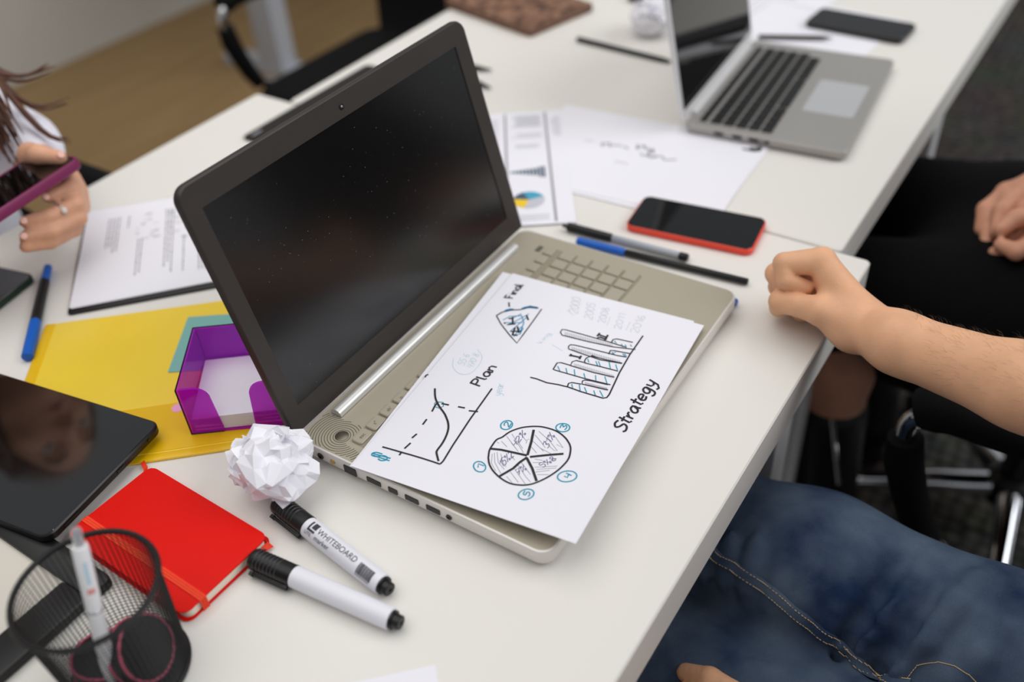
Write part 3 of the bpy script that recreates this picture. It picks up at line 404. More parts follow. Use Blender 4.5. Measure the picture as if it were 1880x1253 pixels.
 ('year_numbers', 'f2'): [(0.7,[(2622,831),(2628,823),(2637,812),(2645,805),(2655,805),(2665,810),(2670,817),(2669,828),(2664,841),(2656,856),(2643,875),(2627,895),(2621,908),(2635,907),(2657,899),(2673,893)]),(0.7,[(2714,785),(2706,795),(2695,808),(2688,822),(2686,839),(2687,857),(2690,871),(2697,879),(2705,884),(2713,884),(2722,875),(2731,862),(2736,847),(2738,832),(2737,817),(2733,804),(2727,795),(2720,789),(2714,785)]),(0.7,[(2777,767),(2769,776),(2758,790),(2751,804),(2749,821),(2750,839),(2754,852),(2760,861),(2768,866),(2776,865),(2785,857),(2794,843),(2800,829),(2801,814),(2800,799),(2797,786),(2790,777),(2783,771),(2777,767)]),(0.7,[(2840,749),(2832,758),(2821,771),(2814,786),(2812,803),(2813,820),(2817,834),(2823,843),(2831,848),(2839,847),(2848,839),(2857,825),(2863,811),(2864,796),(2863,780),(2860,768),(2854,759),(2846,753),(2840,749)]),(0.7,[(2593,1010),(2599,1003),(2607,993),(2615,986),(2626,986),(2636,990),(2642,996),(2642,1006),(2637,1018),(2630,1031),(2617,1048),(2602,1067),(2597,1078),(2611,1077),(2634,1069),(2650,1063)]),(0.7,[(2686,966),(2678,975),(2668,987),(2661,1000),(2660,1015),(2662,1031),(2667,1043),(2674,1050),(2683,1054),(2692,1053),(2701,1045),(2709,1033),(2714,1020),(2714,1007),(2712,993),(2708,982),(2701,975),(2692,970),(2686,966)]),(0.7,[(2751,948),(2743,957),(2733,969),(2726,982),(2725,997),(2728,1012),(2732,1024),(2739,1032),(2748,1036),(2757,1035),(2766,1027),(2774,1015),(2779,1002),(2780,989),(2777,975),(2773,964),(2766,956),(2757,951),(2751,948)]),(0.7,[(2836,924),(2824,926),(2808,929),(2796,935),(2792,947),(2791,962),(2795,971),(2805,969),(2819,963),(2830,961),(2837,968),(2841,978),(2841,989),(2835,1000),(2825,1011),(2816,1018),(2807,1020),(2798,1018),(2792,1016)]),(0.7,[(2585,1156),(2590,1150),(2596,1142),(2603,1137),(2614,1138),(2625,1141),(2632,1147),(2633,1154),(2631,1164),(2626,1175),(2617,1189),(2605,1203),(2602,1213),(2615,1212),(2637,1207),(2652,1202)]),(0.7,[(2670,1123),(2664,1130),(2656,1140),(2651,1150),(2653,1163),(2658,1176),(2665,1186),(2674,1192),(2683,1196),(2692,1196),(2699,1190),(2705,1180),(2708,1169),(2706,1158),(2701,1147),(2695,1137),(2686,1131),(2677,1126),(2670,1123)]),(0.7,[(2732,1111),(2725,1118),(2717,1127),(2713,1138),(2714,1150),(2720,1163),(2727,1173),(2735,1180),(2745,1183),(2753,1183),(2761,1177),(2767,1167),(2769,1157),(2767,1145),(2762,1134),(2756,1125),(2748,1118),(2738,1114),(2732,1111)]),(0.7,[(2804,1133),(2795,1130),(2783,1126),(2776,1121),(2779,1112),(2786,1103),(2793,1098),(2802,1099),(2812,1104),(2817,1110),(2815,1117),(2810,1125),(2804,1133),(2796,1141),(2788,1150),(2785,1157),(2791,1164),(2801,1169),(2811,1171),(2821,1165),(2829,1156),(2832,1147),(2825,1141),(2813,1136),(2804,1133)]),(0.7,[(2567,1338),(2573,1332),(2582,1324),(2592,1319),(2604,1319),(2617,1322),(2624,1327),(2624,1334),(2619,1344),(2611,1355),(2597,1369),(2580,1383),(2574,1393),(2590,1392),(2616,1385),(2636,1380)]),(0.7,[(2674,1303),(2665,1310),(2653,1319),(2645,1330),(2645,1342),(2649,1354),(2654,1364),(2663,1370),(2674,1373),(2684,1372),(2693,1366),(2702,1356),(2708,1346),(2708,1335),(2705,1324),(2699,1315),(2691,1309),(2681,1305),(2674,1303)]),(0.7,[(2718,1315),(2749,1287),(2758,1357)]),(0.7,[(2769,1305),(2801,1277),(2810,1347)]),(0.7,[(2577,1503),(2583,1497),(2592,1489),(2603,1484),(2616,1486),(2629,1491),(2638,1497),(2638,1506),(2633,1516),(2625,1527),(2611,1541),(2594,1556),(2588,1566),(2605,1566),(2633,1562),(2653,1559)]),(0.7,[(2690,1475),(2680,1482),(2668,1492),(2661,1503),(2661,1516),(2666,1531),(2672,1542),(2682,1550),(2694,1555),(2704,1555),(2715,1549),(2724,1539),(2729,1528),(2729,1516),(2724,1504),(2718,1493),(2709,1485),(2698,1479),(2690,1475)]),(0.7,[(2738,1495),(2770,1467),(2784,1547)]),(0.7,[(2847,1463),(2835,1469),(2819,1478),(2807,1488),(2802,1500),(2800,1514),(2802,1525),(2813,1533),(2827,1539),(2840,1541),(2850,1536),(2858,1527),(2861,1519),(2855,1512),(2843,1505),(2832,1503),(2822,1507),(2813,1515),(2806,1520)]),(0.5,[(2573,1247),(2718,1226)]),(0.5,[(2577,1446),(2724,1433)]),(0.5,[(2636,791),(2587,884)])],
 ('strategy_word', 'k'): [(1.9,[(1392,1864),(1380,1859),(1364,1853),(1348,1851),(1331,1856),(1315,1865),(1306,1874),(1307,1884),(1315,1895),(1326,1905),(1341,1911),(1358,1917),(1368,1924),(1367,1936),(1360,1949),(1350,1959),(1334,1966),(1316,1970),(1301,1970),(1290,1966),(1282,1958),(1277,1952)]),(1.9,[(1432,1853),(1405,1961),(1430,1973)]),(1.9,[(1394,1894),(1458,1895)]),(1.9,[(1473,1902),(1461,1974)]),(1.9,[(1472,1932),(1506,1905),(1529,1909)]),(1.9,[(1620,1911),(1607,1907),(1591,1903),(1575,1904),(1560,1913),(1547,1926),(1538,1939),(1537,1952),(1541,1965),(1549,1973),(1560,1975),(1575,1972),(1588,1964),(1600,1947),(1611,1926),(1618,1917),(1617,1929),(1611,1953),(1609,1971),(1612,1977),(1618,1977),(1622,1977)]),(1.9,[(1688,1858),(1662,1966),(1686,1978)]),(1.9,[(1650,1899),(1715,1901)]),(1.9,[(1723,1943),(1743,1943),(1770,1944),(1788,1941),(1792,1931),(1788,1919),(1781,1910),(1770,1907),(1757,1906),(1744,1910),(1733,1918),(1723,1931),(1717,1943),(1718,1956),(1723,1969),(1731,1977),(1748,1978),(1767,1974),(1781,1971)]),(1.9,[(1896,1920),(1885,1916),(1870,1910),(1856,1910),(1842,1916),(1829,1927),(1820,1939),(1819,1952),(1823,1966),(1830,1975),(1842,1977),(1856,1975),(1869,1968),(1881,1949),(1891,1927),(1896,1920),(1891,1944),(1881,1982),(1869,2012),(1855,2024),(1840,2027),(1827,2027),(1816,2023),(1808,2016),(1803,2011)]),(1.9,[(1929,1911),(1927,1959),(1951,1974),(1984,1960)]),(1.9,[(2003,1913),(1969,2008),(1928,2032),(1903,2019)])],
}
# ================================================================== the setting
fl = obj('floor', MB().box((1.2, -1.5, -.02), (7.6, 3.9, .04)), 'carpet', smooth=0); struct(fl)
fw = obj('floor', MB().box((1.2, 1.76, -.02), (7.6, 2.62, .04)), 'laminate', smooth=0); struct(fw)
wl = obj('wall_left', MB().box((1.2, 3.11, 1.3), (7.6, .1, 2.6)), 'wall_grey', smooth=0); struct(wl)

# ================================================================== tables
def table(name, label, x0, x1, y0, y1, lx0, lx1, m='table_white'):
    cx, cy = (x0 + x1) / 2, (y0 + y1) / 2
    t = thing(name, label, 'table', (cx, cy, 0))
    obj('tabletop', MB().slab(x1 - x0, y1 - y0, .006, [(Z0 - .05, .001), (Z0 - .049, 0), (Z0 - .0015, 0), (Z0, .0015)], n=3), m, t)
    first = None
    for lx in (lx0, lx1):
        for ly in (y0 + .0575, y1 - .0575):
            l = obj('leg', MB().slab(.05, .05, .003, [(0, 0), (Z0 - .05, 0)], n=2), 'steel_white', t) if first is None else piece(first, t, (0, 0, 0))
            if first is None: first = l
            l.location = (lx - cx, ly - cy, 0)
    for ly in (y0 + .0575, y1 - .0575):
        obj('side_rail', MB().box(((lx0 + lx1) / 2 - cx, ly - cy, Z0 - .075), (abs(lx1 - lx0) - .052, .03, .048)), 'steel_white', t)
    return t
table('office_table', 'white office table in front carrying the grey laptop and red notebook', -.87, .531, -.087, .853, -.75, .425)
table('office_table', 'narrower white table behind, carrying the small silver laptop', .534, 1.95, -.053, .788, .66, 1.228)
dk = thing('office_table', 'white desk by the grey wall, only its grey column leg shows', 'table', (2.5, 2.30, 0))
obj('tabletop', MB().slab(1.6, .60, .006, [(Z0 - .03, .001), (Z0 - .029, 0), (Z0 - .0015, 0), (Z0, .0015)], n=3), 'table_white', dk)
for lx in (-.70, .70):
    obj('column_leg', MB().slab(.075, .11, .006, [(.03, 0), (Z0 - .03, 0)], (lx, -.05), 3), 'steel_grey', dk); obj('foot_bar', MB().slab(.08, .36, .01, [(0, 0), (.03, 0)], (lx, .02), 3), 'steel_grey', dk)

# ================================================================== big laptop
LA = radians(.836)
LW, LD = .383, .262
lap = thing('laptop', 'large grey laptop standing open with papers over its keyboard', 'laptop', (0, 0, Z0), LA)
cx, cy = LW / 2, LD / 2
ch = MB().slab(LW, LD, .014, [(.0035, .006), (.0055, .0015), (.009, 0), (.0195, 0), (.0208, .0006), (.0212, .0022)], (cx, cy), 6)
obj('chassis', ch, 'deck_side', lap, 30)
deck = obj('deck', MB().slab(LW - .0044, LD - .0044, .012, [(.0205, 0), (.0214, 0)], (cx, cy), 6), 'deck', lap, 30)
for fx, fy in ((.04, .03), (.343, .03), (.04, .23), (.343, .23)):
    obj('rubber_foot', MB().slab(.03, .009, .004, [(0.0002, 0), (.004, 0)], (fx, fy), 3), 'rubber_black', lap)
# concentric grooves round the power button
gr = MB()
for k in range(3, 16):
    r = .0026 * k
    P = [(.0221 + r * cos(a), .2258 + r * sin(a)) for a in [2 * pi * i / 60 for i in range(61)]]
    run = []
    for q in P + [None]:
        ok = q and .003 < q[0] < .04 and .2165 < q[1] < .2585 or (q and .003 < q[0] < .016 and .17 < q[1] < .2585)
        if ok: run.append(q)
        else:
            if len(run) > 1: gr.ribbon(run, .0007, lambda x, y: .02155)
            run = []
obj('speaker_grooves', gr, 'key_well', lap, 0)['kind'] = 'stuff'
pb = obj('power_button', MB().lathe([(.0062, .0212), (.0062, .0219), (.0056, .0222), (0, .0222)], 28, TR(.0221, .2258)), 'button_metal', lap)
# keys: the block under the papers and the number pad at the right
kwell = obj('keyboard_well', MB().slab(.342, .116, .004, [(.0212, 0), (.0216, 0)], (.0205 + .171, .157), 3), 'key_gap_shade', lap)
def key_mesh(w, h, t=.0022):
    return MB().slab(w, h, .0022, [(0, 0), (t * .6, 0), (t, .0007)], n=3)
rows = [(.2085, .0115)] + [(.1865 - .0192 * i, .0162) for i in range(5)]
proto = {}
def key(w, h, x, y, m, par, z):
    k = (round(w, 4), round(h, 4), m)
    if k not in proto: proto[k] = obj('key', key_mesh(w, h), m, par, 30); o = proto[k]
    else: o = piece(proto[k], par, (0, 0, 0))
    o.location = (x, y, z); return o
esc = None
for ri, (ky, kh) in enumerate(rows):
    xs_ = [.0300 + .0192 * i for i in range(14)] if ri < 5 else None
    if ri < 5:
        for i, kx in enumerate(xs_):
            q = key(.0170, kh, kx, ky, 'key_gold', lap, .0216)
            if ri == 0 and i == 0: esc = q
    else:
        for kx, kw in ((.031, .019), (.0545, .0215), (.0775, .0185), (.142, .104), (.207, .0185), (.2295, .0185), (.252, .0185), (.275, .0185)): key(kw, kh, kx, ky, 'key_gold', lap, .0216)
    for j in range(4):
        if ri == 5 and j == 1: continue
        kx = .3035 + .0170 * j
        if ri == 5 and j == 0: key(.0318, kh, .312, ky, 'key_gold', lap, .0216)
        else: key(.0150, kh, kx, ky, 'key_gold', lap, .0216)
v, f = text_mesh('esc', .0052)
obj('legend', MB().add(v, f, TR(.0262, .2068, .02395)), 'key_well', lap, 0)
for i, s in enumerate(('z\u207f', 'z\u207f', 'o', 'o')):
    v, f = text_mesh(('z"', "sh'", 'o', 'x')[i], .0052); obj('legend', MB().add(v, f, TR(.0462 + .0192 * i, .2068, .02395)), 'key_well', lap, 0)
obj('touchpad', MB().slab(.108, .074, .004, [(.0212, 0), (.02162, .0003)], (.165, .047), 3), 'deck', lap)
st = obj('sticker', MB().slab(.011, .006, .001, [(.0212, 0), (.0217, 0)], (.3547, .2223), 2), 'key_well', lap)
# hinge bar
hb = MB(); hp = [(y, z) for y, z in [(.2475 + .0062 * cos(a), .0222 + .0062 * sin(a)) for a in [pi * i / 10 for i in range(11)]]]
hb.loops([[(x, y, z) for y, z in hp] for x in (.040, .343)])
obj('hinge_bar', hb, 'hinge_metal', lap, 50)
# ports along the left side
def port(name, y, w, z, h, m='plastic_black', dep=.0007):
    X = TR(-.0001, y, z) @ RY(-pi / 2)
    obj(name, MB().slab(h, w, .0006, [(-.002, 0), (dep, 0)], n=2, X=X), m, lap, 30)
port('lan_port', .1995, .0135, .0122, .0088); port('hdmi_port', .1732, .0150, .0125, .0056); port('display_port', .1525, .0095, .0125, .0058)
port('usb_port', .1325, .0138, .0128, .0058); port('usb_port', .1105, .0138, .0128, .0058)
obj('power_socket', MB().lathe([(.0034, -.002), (.0034, .0008), (.002, .0008), (.002, 0), (0, 0)], 18, TR(-.0001, .2335, .0125) @ RY(-pi / 2)), 'plastic_black', lap)
obj('charge_jack', MB().lathe([(.0026, -.002), (.0026, .0007), (0, .0009)], 18, TR(-.0001, .2195, .0125) @ RY(-pi / 2)), 'brass', lap)
obj('audio_jack', MB().lathe([(.0028, -.002), (.0028, .0008), (.0012, .0008), (.0012, 0), (0, 0)], 18, TR(-.0001, .0945, .0128) @ RY(-pi / 2)), 'plastic_black', lap)
# lid
TH = radians(14.35); LX = TR(0, LD, .022) @ RX(-TH)      # local x right, z up along lid, y back
LH = .2415
def ring(w, h, r, c, y, rb=None):
    P = rr(w, h, r, 6); Q = rr(w, h, rb or r, 6)
    return [(c[0] + x, y, c[1] + z) for x, z in P[:14] + Q[14:]]
c0 = (LW / 2, LH / 2); sw, sh = .3445, .1965; sc = (.0165 + sw / 2, .0230 + sh / 2)
obj_lid = obj('lid', MB().loops([ring(LW - .003, LH - .003, .012, c0, .0075, .003), ring(LW, LH, .013, c0, .0062, .003), ring(LW, LH, .013, c0, .0012, .003), ring(LW - .0016, LH - .0016, .0122, c0, 0, .003)], X=LX), 'lid_back', lap, 40)
fr = MB(); A_ = ring(LW - .0014, LH - .0014, .0122, c0, .0002, .003); B_ = ring(LW - .0026, LH - .0026, .0118, c0, -.0012, .0026); Ci = ring(sw, sh, .0008, sc, -.0012); Di = ring(sw - .0008, sh - .0008, .0006, sc, .0004)
fr.loops([A_, B_, Ci, Di], caps=False, X=LX)
obj('bezel', fr, 'bezel', obj_lid, 40)
obj('screen', MB().box((sc[0], .0004, sc[1]), (sw + .001, .0012, sh + .001), LX), 'screen_black', obj_lid, 0)
wc = obj('webcam', MB().lathe([(.0030, 0), (.0030, .0006), (.0022, .0008), (0, .0008)], 18, LX @ TR(.1885, -.0011, .2291) @ RX(pi / 2)), 'plastic_black', obj_lid)
obj('lens', MB().lathe([(.0012, 0), (.0010, .0004), (0, .0005)], 14, LX @ TR(.1885, -.0019, .2291) @ RX(pi / 2)), 'pen_silver', obj_lid)

dr = random.Random(6); du = MB()
for i in range(260):
    x, z, r = dr.uniform(.02, .357), dr.uniform(.026, .215), dr.choice((.00012, .00016, .0002, .0003))
    du.add([(x - r, -.00032, z - r), (x + r, -.00032, z - r), (x + r, -.00032, z + r), (x - r, -.00032, z + r)], [(0, 1, 2, 3)], LX)
dso = obj('dust_specks', du, 'dust', obj_lid, 0); dso['kind'] = 'stuff'

# ================================================================== papers on the laptop
def sheet(name, label, loc, rz, w, h, hf, parent=None, m='paper', cat='paper', nx=14, ny=10, th=.0002, group=None):
    """sheet with origin at one corner: x 0..w, y 0..-h, height hf(x, v)"""
    mb = MB(); V = []; F = []
    for s in (0, 1):
        for j in range(ny + 1):
            for i in range(nx + 1):
                x = w * i / nx; y = h * j / ny; V.append((x, -y, hf(x, y) - th * s))
    N = (nx + 1) * (ny + 1)
    for j in range(ny):
        for i in range(nx):
            a = j * (nx + 1) + i; q = (a, a + nx + 1, a + nx + 2, a + 1); F.append(q); F.append(tuple(k + N for k in q[::-1]))
    e = [i for i in range(nx + 1)] + [j * (nx + 1) + nx for j in range(1, ny + 1)] + [ny * (nx + 1) + i for i in range(nx - 1, -1, -1)] + [j * (nx + 1) for j in range(ny - 1, 0, -1)]
    for k in range(len(e)):
        a, b = e[k], e[(k + 1) % len(e)]; F.append((a, b, b + N, a + N))
    mb.add(V, F)
    if label:
        t = thing(name, label, cat, loc, rz, group); obj('sheet', mb, m, t, 60); return t
    return obj(name, mb, m, parent, 60)
ZC = (.0249, .0299, .0271, .0345)
def h_top(x, y):
    u = x / .297; w = y / .21
    b = ZC[0] * (1 - u) * (1 - w) + ZC[1] * u * (1 - w) + ZC[2] * u * w + ZC[3] * (1 - u) * w
    return b + .0012 * sin(pi * min(max(u, 0), 1)) * (w - .5) * -1
SX, SY, ST = -.0066, .1927, .0958
top = sheet('drawn_sheet', 'top white sheet on laptop with Plan and Strategy charts drawn in marker', (SX, SY, Z0), ST, .297, .21, h_top)
INK_M = {'k': ('ink_black', .00036), 't': ('ink_teal', .00030), 'g': ('ink_grey', .00014), 'n': ('ink_navy', .00022), 'f': ('ink_faint', .00014), 'f2': ('ink_faint_grey', .00014), 'b': ('ink_blue', .00026)}
for (part, key_), strokes in INK.items():
    m_, lift = INK_M[key_]; mb = MB()
    for wd, P in strokes: mb.ribbon([(a / 1e4, -b / 1e4) for a, b in P], wd * .00100, lambda x, y: h_top(x, -y) + lift)
    io = obj(part.split('#')[0], mb, m_, top, 0)
    if len(strokes) > 1: io['kind'] = 'stuff'
sheet('under_sheet', 'white sheet just under the drawn top sheet, edge showing along laptop hinge', (-.0068, .1945, Z0), .1300, .297, .21, lambda x, y: max(.0240, h_top(x, y) - .0016 - .002 * y / .21) if y < .2 else h_top(x, y) - .0036)

# ================================================================== flat papers on the tables
def strips(parent, name, rects, m, z):
    q = lambda mb, x, y, w, h: mb.add([(x, -y, z), (x + w, -y, z), (x + w, -y - h, z), (x, -y - h, z)], [(3, 2, 1, 0)])
    if len(rects) <= 10: return [obj(name, q(MB(), *r), m, parent, 0) for r in rects]
    mb = MB()
    for r in rects: q(mb, *r)
    o = obj(name, mb, m, parent, 0); o['kind'] = 'stuff'; return o
def words(x, y, w, L, rnd):
    out = []; e = y + L
    while y < e:
        l = min(rnd.uniform(.004, .012), e - y); out.append((x, y, w, l)); y += l + .0022
    return out
flat = lambda z: (lambda x, y: z)
random.seed(4)
# stapled report on a black folder, left
fo = thing('black_folder', 'black folder under the printed report beside the yellow envelope', 'folder', (.1705, .7945, Z0), radians(-132.5))
obj('cover', MB().bslab(.2225, .312, .004, 0.0004, .0034, .0008, (.2225 / 2, .156), 3), 'plastic_black', fo)
for k, (dx, dy, a, z) in enumerate(((.006, .004, -.010, .0038), (.009, .003, .006, .0043), (.0075, .004, -.002, .0048))):
    lab = ('lowest sheet of printed report in black folder', 'middle sheet of printed report in black folder', 'printed report page with small text columns lying on black folder')[k]
    # page: width .21 along folder x, length .297 along folder +y -> sheet x = length
    ca, sa = cos(radians(-132.5)), sin(radians(-132.5))
    px, py = .1725 + ca * dx - sa * dy, .798 + sa * dx + ca * dy
    # sheet frame: x along folder +y, y(-) along folder +x
    pg = sheet('report_page', lab, (px, py, Z0), radians(-132.5 + 90) + a, .297, .21, flat(z), group='pages of the printed report', nx=2, ny=2, th=.0003)
    if k == 2:
        R_ = []; D_ = []
        for (lx, n, y0, wmax) in ((.028, 4, .03, .085), (.052, 1, .03, .03), (.066, 2, .09, .09), (.098, 3, .03, .16), (.120, 1, .1, .09), (.138, 6, .115, .085), (.172, 6, .115, .085), (.205, 5, .11, .085), (.232, 3, .12, .07), (.255, 6, .03, .16)):
            for i in range(n): R_ += words(lx + .0042 * i, y0, .0014, wmax * random.uniform(.75, 1), random)
        strips(pg, 'printed_text', R_, 'print_text', z + .0003)
        for i in range(34): D_.append((.06 + random.uniform(0, .07), .03 + random.uniform(0, .07), random.uniform(.002, .009), random.uniform(.001, .004)))
        strips(pg, 'printed_diagram', D_, 'print_light', z + .0003)

# printed chart sheet right of the laptop screen
cs = sheet('chart_sheet', 'printed sheet with bar chart and blue-yellow pie beside laptop screen', (.688, .4013, Z0), radians(-145.5), .297, .21, flat(.0026), nx=2, ny=2, th=.0003)
# local: x = along -145.5 (0..297), y(-)... left of direction is -y?  sheet y runs to -y local
tx = []
for i in range(9): tx.append((.012 + .004 * i, .031, .0018, .042 * random.uniform(.8, 1)))
for i in range(3): tx.append((.066 + .005 * i, .031, .0014, .042 * random.uniform(.6, 1)))
for i in range(2): tx.append((.098 + .006 * i, .036, .0022, .032))
for i in range(12): tx.append((.02 + .005 * i, .004, .0014, .014 * random.uniform(.5, 1)))
for i in range(3): tx.append((.275 + .005 * i, .031, .0014, .044))
for i in range(14): tx.append((.02 + .006 * i, .09, .0016, .08 * random.uniform(.6, 1)))
strips(cs, 'printed_text', tx, 'print_light', .0029)
strips(cs, 'column_rule', [(.004, .0222, .288, .0032), (.004, .0790, .288, .0030)], 'print_grey', .00292)
bars = []
for i in range(10):
    hgt = .005 + .0020 * i + (.005 if i > 7 else 0); bars.append((.170 - hgt * .4, .0725 - .0046 * i, hgt, .0033))
strips(cs, 'bar_chart', bars, 'print_slate', .00292)
def pie_piece(n, a0, a1, m, c=(.240, .0545), r=.0195):
    P = [(c[0], -c[1], .00294)] + [(c[0] + r * cos(a0 + (a1 - a0) * i / 12), -c[1] + r * sin(a0 + (a1 - a0) * i / 12), .00294) for i in range(13)]
    obj(n, MB().add(P, [tuple(range(14))]), m, cs, 0)
# the sheet's local -x points up in the picture, local -y to the left
pie_piece('pie_slice', radians(-100), radians(-20), 'print_yellow'); pie_piece('pie_slice', radians(110), radians(200), 'print_cyan'); pie_piece('pie_slice', radians(200), radians(260), 'print_slate'); pie_piece('pie_slice', radians(-20), radians(110), 'print_light')

# handwritten sheets, right
s2 = sheet('plain_sheet', 'white sheet mostly hidden under the handwritten one by the red phone', (.7055, .3985, Z0), radians(-87.4), .297, .21, flat(.0012), nx=2, ny=2, th=.0003)
s3 = sheet('handwritten_sheet', 'white sheet with faint handwriting lying between red phone and silver laptop', (.7070, .4032, Z0), radians(-85.4), .297, .21, flat(.0017), nx=2, ny=2, th=.0003)
mb = MB(); mg = MB()
def scrib(mbx, x, y, n, w, h, wd):
    P = [(x + w * i / n + random.uniform(-1, 1) * w / n * .5, -(y + random.uniform(-.5, .5) * h)) for i in range(n + 1)]
    mbx.ribbon(P, wd, lambda a, b: .0021)
scrib(mb, .094, .087, 12, .026, .020, .0015); scrib(mb, .124, .084, 4, .010, .008, .0012); scrib(mb, .140, .078, 13, .028, .024, .0016); scrib(mb, .162, .092, 9, .042, .010, .0014); scrib(mb, .150, .094, 7, .026, .010, .0012)
scrib(mg, .07, .085, 3, .014, .005, .0008); scrib(mg, .13, .125, 4, .018, .006, .0008); scrib(mg, .245, .014, 7, .03, .008, .0009)
obj('handwriting', mb, 'print_dark', s3, 0); obj('faint_handwriting', mg, 'print_grey', s3, 0)
strips(s3, 'dark_corner_mark', [(.278, .022, .010, .010), (.286, .017, .007, .012), (.270, .028, .010, .004)], 'print_dark', .0021)
# papers behind the silver laptop
s4 = sheet('loose_sheet', 'white sheet under the black phone near the far table edge', (1.243, .365, Z0), radians(-95), .297, .205, flat(.0005), nx=2, ny=2, th=.0003)
strips(s4, 'printed_text', [(.05 + .012 * i, .03, .002, .15) for i in range(3)], 'print_light', .0008)
s5 = sheet('loose_sheet', 'white sheet with red lines behind the silver laptop screen', (1.46, .46, Z0), radians(-100), .297, .21, flat(.0012), nx=2, ny=2, th=.0003)
strips(s5, 'red_line', [(.06, .150, .14, .003), (.08, .165, .15, .002), (.12, .185, .12, .004)], 'print_red', .0015)
# sheet at the bottom edge of the picture
sheet('corner_sheet', 'white sheet corner at the bottom of the picture below the markers', (-.1087, .0297, Z0), radians(-135), .297, .21, lambda x, y: .0006, nx=2, ny=2, th=.0003)

# ================================================================== yellow envelope, note, memo holder
ye = thing('plastic_envelope', 'translucent yellow plastic envelope under the purple memo holder', 'envelope', (-.0034, .6366, Z0), radians(-47.8))
# local x along -47.8 deg (long), local -y along -137.8
YL, YW = .266, .2345
obj('sleeve', MB().bslab(YL, YW, .003, .0003, .0024, .0005, (YL / 2, -YW / 2), 3), 'yellow_plastic', ye)
obj('welded_edge', MB().bslab(.011, YW, .002, .0022, .0027, .0001, (.0055, -YW / 2), 2), 'yellow_weld', ye)
obj('welded_edge', MB().bslab(YL, .009, .002, .0022, .0027, .0001, (YL / 2, -YW + .0045), 2), 'yellow_weld', ye)
fl_ = MB(); fl_.loops([[(x, y, z) for x, y in [(.012, -.224), (.260, -.224), (.246, -.178), (.19, -.160), (.10, -.160), (.03, -.182)]] for z in (.0022, .0028)])
obj('flap', fl_, 'yellow_weld', ye, 0)
tag(obj('sticky_note', MB().bslab(.09, .095, .001, .0028, .0031, .0001, (.045, .0475), 2), 'teal_paper', None, 35, (.0835, .5070, Z0), (0, 0, radians(-144.5))), 'square teal sticky note lying on the yellow envelope', 'note')
tag(obj('round_sticker', MB().lathe([(.0062, .0028), (.0062, .0031), (0, .0032)], 20), 'pink_sticker', None, 35, (-.0198, .4048, Z0)), 'small round pink sticker on the yellow envelope', 'sticker')

mh = thing('memo_holder', 'purple transparent memo holder standing on the yellow envelope', 'memo holder', (-.038, .365, Z0 + .0024), radians(38.2))
# local x: along the left side to the back (38 deg); local -y: along the front edge
S_ = .09; T_ = .0022; H_ = .0555
obj('base', MB().bslab(S_, S_, .002, .0, .0022, .0004, (S_ / 2, -S_ / 2), 2), 'purple_acrylic', mh)
obj('side_wall', MB().box((S_ / 2, -T_ / 2, H_ / 2 + .0011), (S_, T_, H_ - .0022)), 'purple_acrylic', mh, 0)
obj('side_wall', MB().box((S_ / 2, -S_ + T_ / 2, H_ / 2 + .0011), (S_, T_, H_ - .0022)), 'purple_acrylic', mh, 0)
obj('back_wall', MB().box((S_ - T_ / 2, -S_ / 2, H_ / 2 + .0011), (T_, S_ - 2 * T_ - .0004, H_ - .0022)), 'purple_acrylic', mh, 0)
def front_tab(sgn):
    w, r = .028, .014
    P = [(0, 0), (w, 0), (w - .003, H_ - r)] + [(w - .003 - r + r * cos(a), H_ - r + r * sin(a)) for a in [pi / 2 * i / 8 for i in range(9)]][1:] + [(0, H_)]
    y0 = -T_ - .0002 if sgn > 0 else -S_ + T_ + .0002
    return MB().loops([[(x, y0 - sgn * p, .0023 + q * (H_ - .0022) / H_) for p, q in P] for x in (0, T_)])
obj('front_tab', front_tab(1), 'purple_acrylic', mh, 0); obj('front_tab', front_tab(-1), 'purple_acrylic', mh, 0)
edge = [obj('dark_edge', MB().tube(P, .0007, 6), 'plastic_black', mh) for P in ([(0, 0, H_), (S_, 0, H_)], [(S_, 0, H_), (S_, -S_, H_)], [(0, 0, .001), (0, 0, H_)], [(0, 0, .0008), (0, -.03, .0008)])]
random.seed(2)
bl = MB()
for i in range(16):
    a = random.uniform(-.012, .012); bl.bslab(.083, .083, .0004, .0025 + .001 * i, .0034 + .001 * i, .0001, (0, 0), 1, X=TR(S_ / 2 - .0012, -S_ / 2, 0) @ RZ(a))
tag(obj('memo_block', bl, 'paper', None, 0, mh.location, (0, 0, radians(38.2))), 'block of white memo slips inside the purple holder', 'paper block')

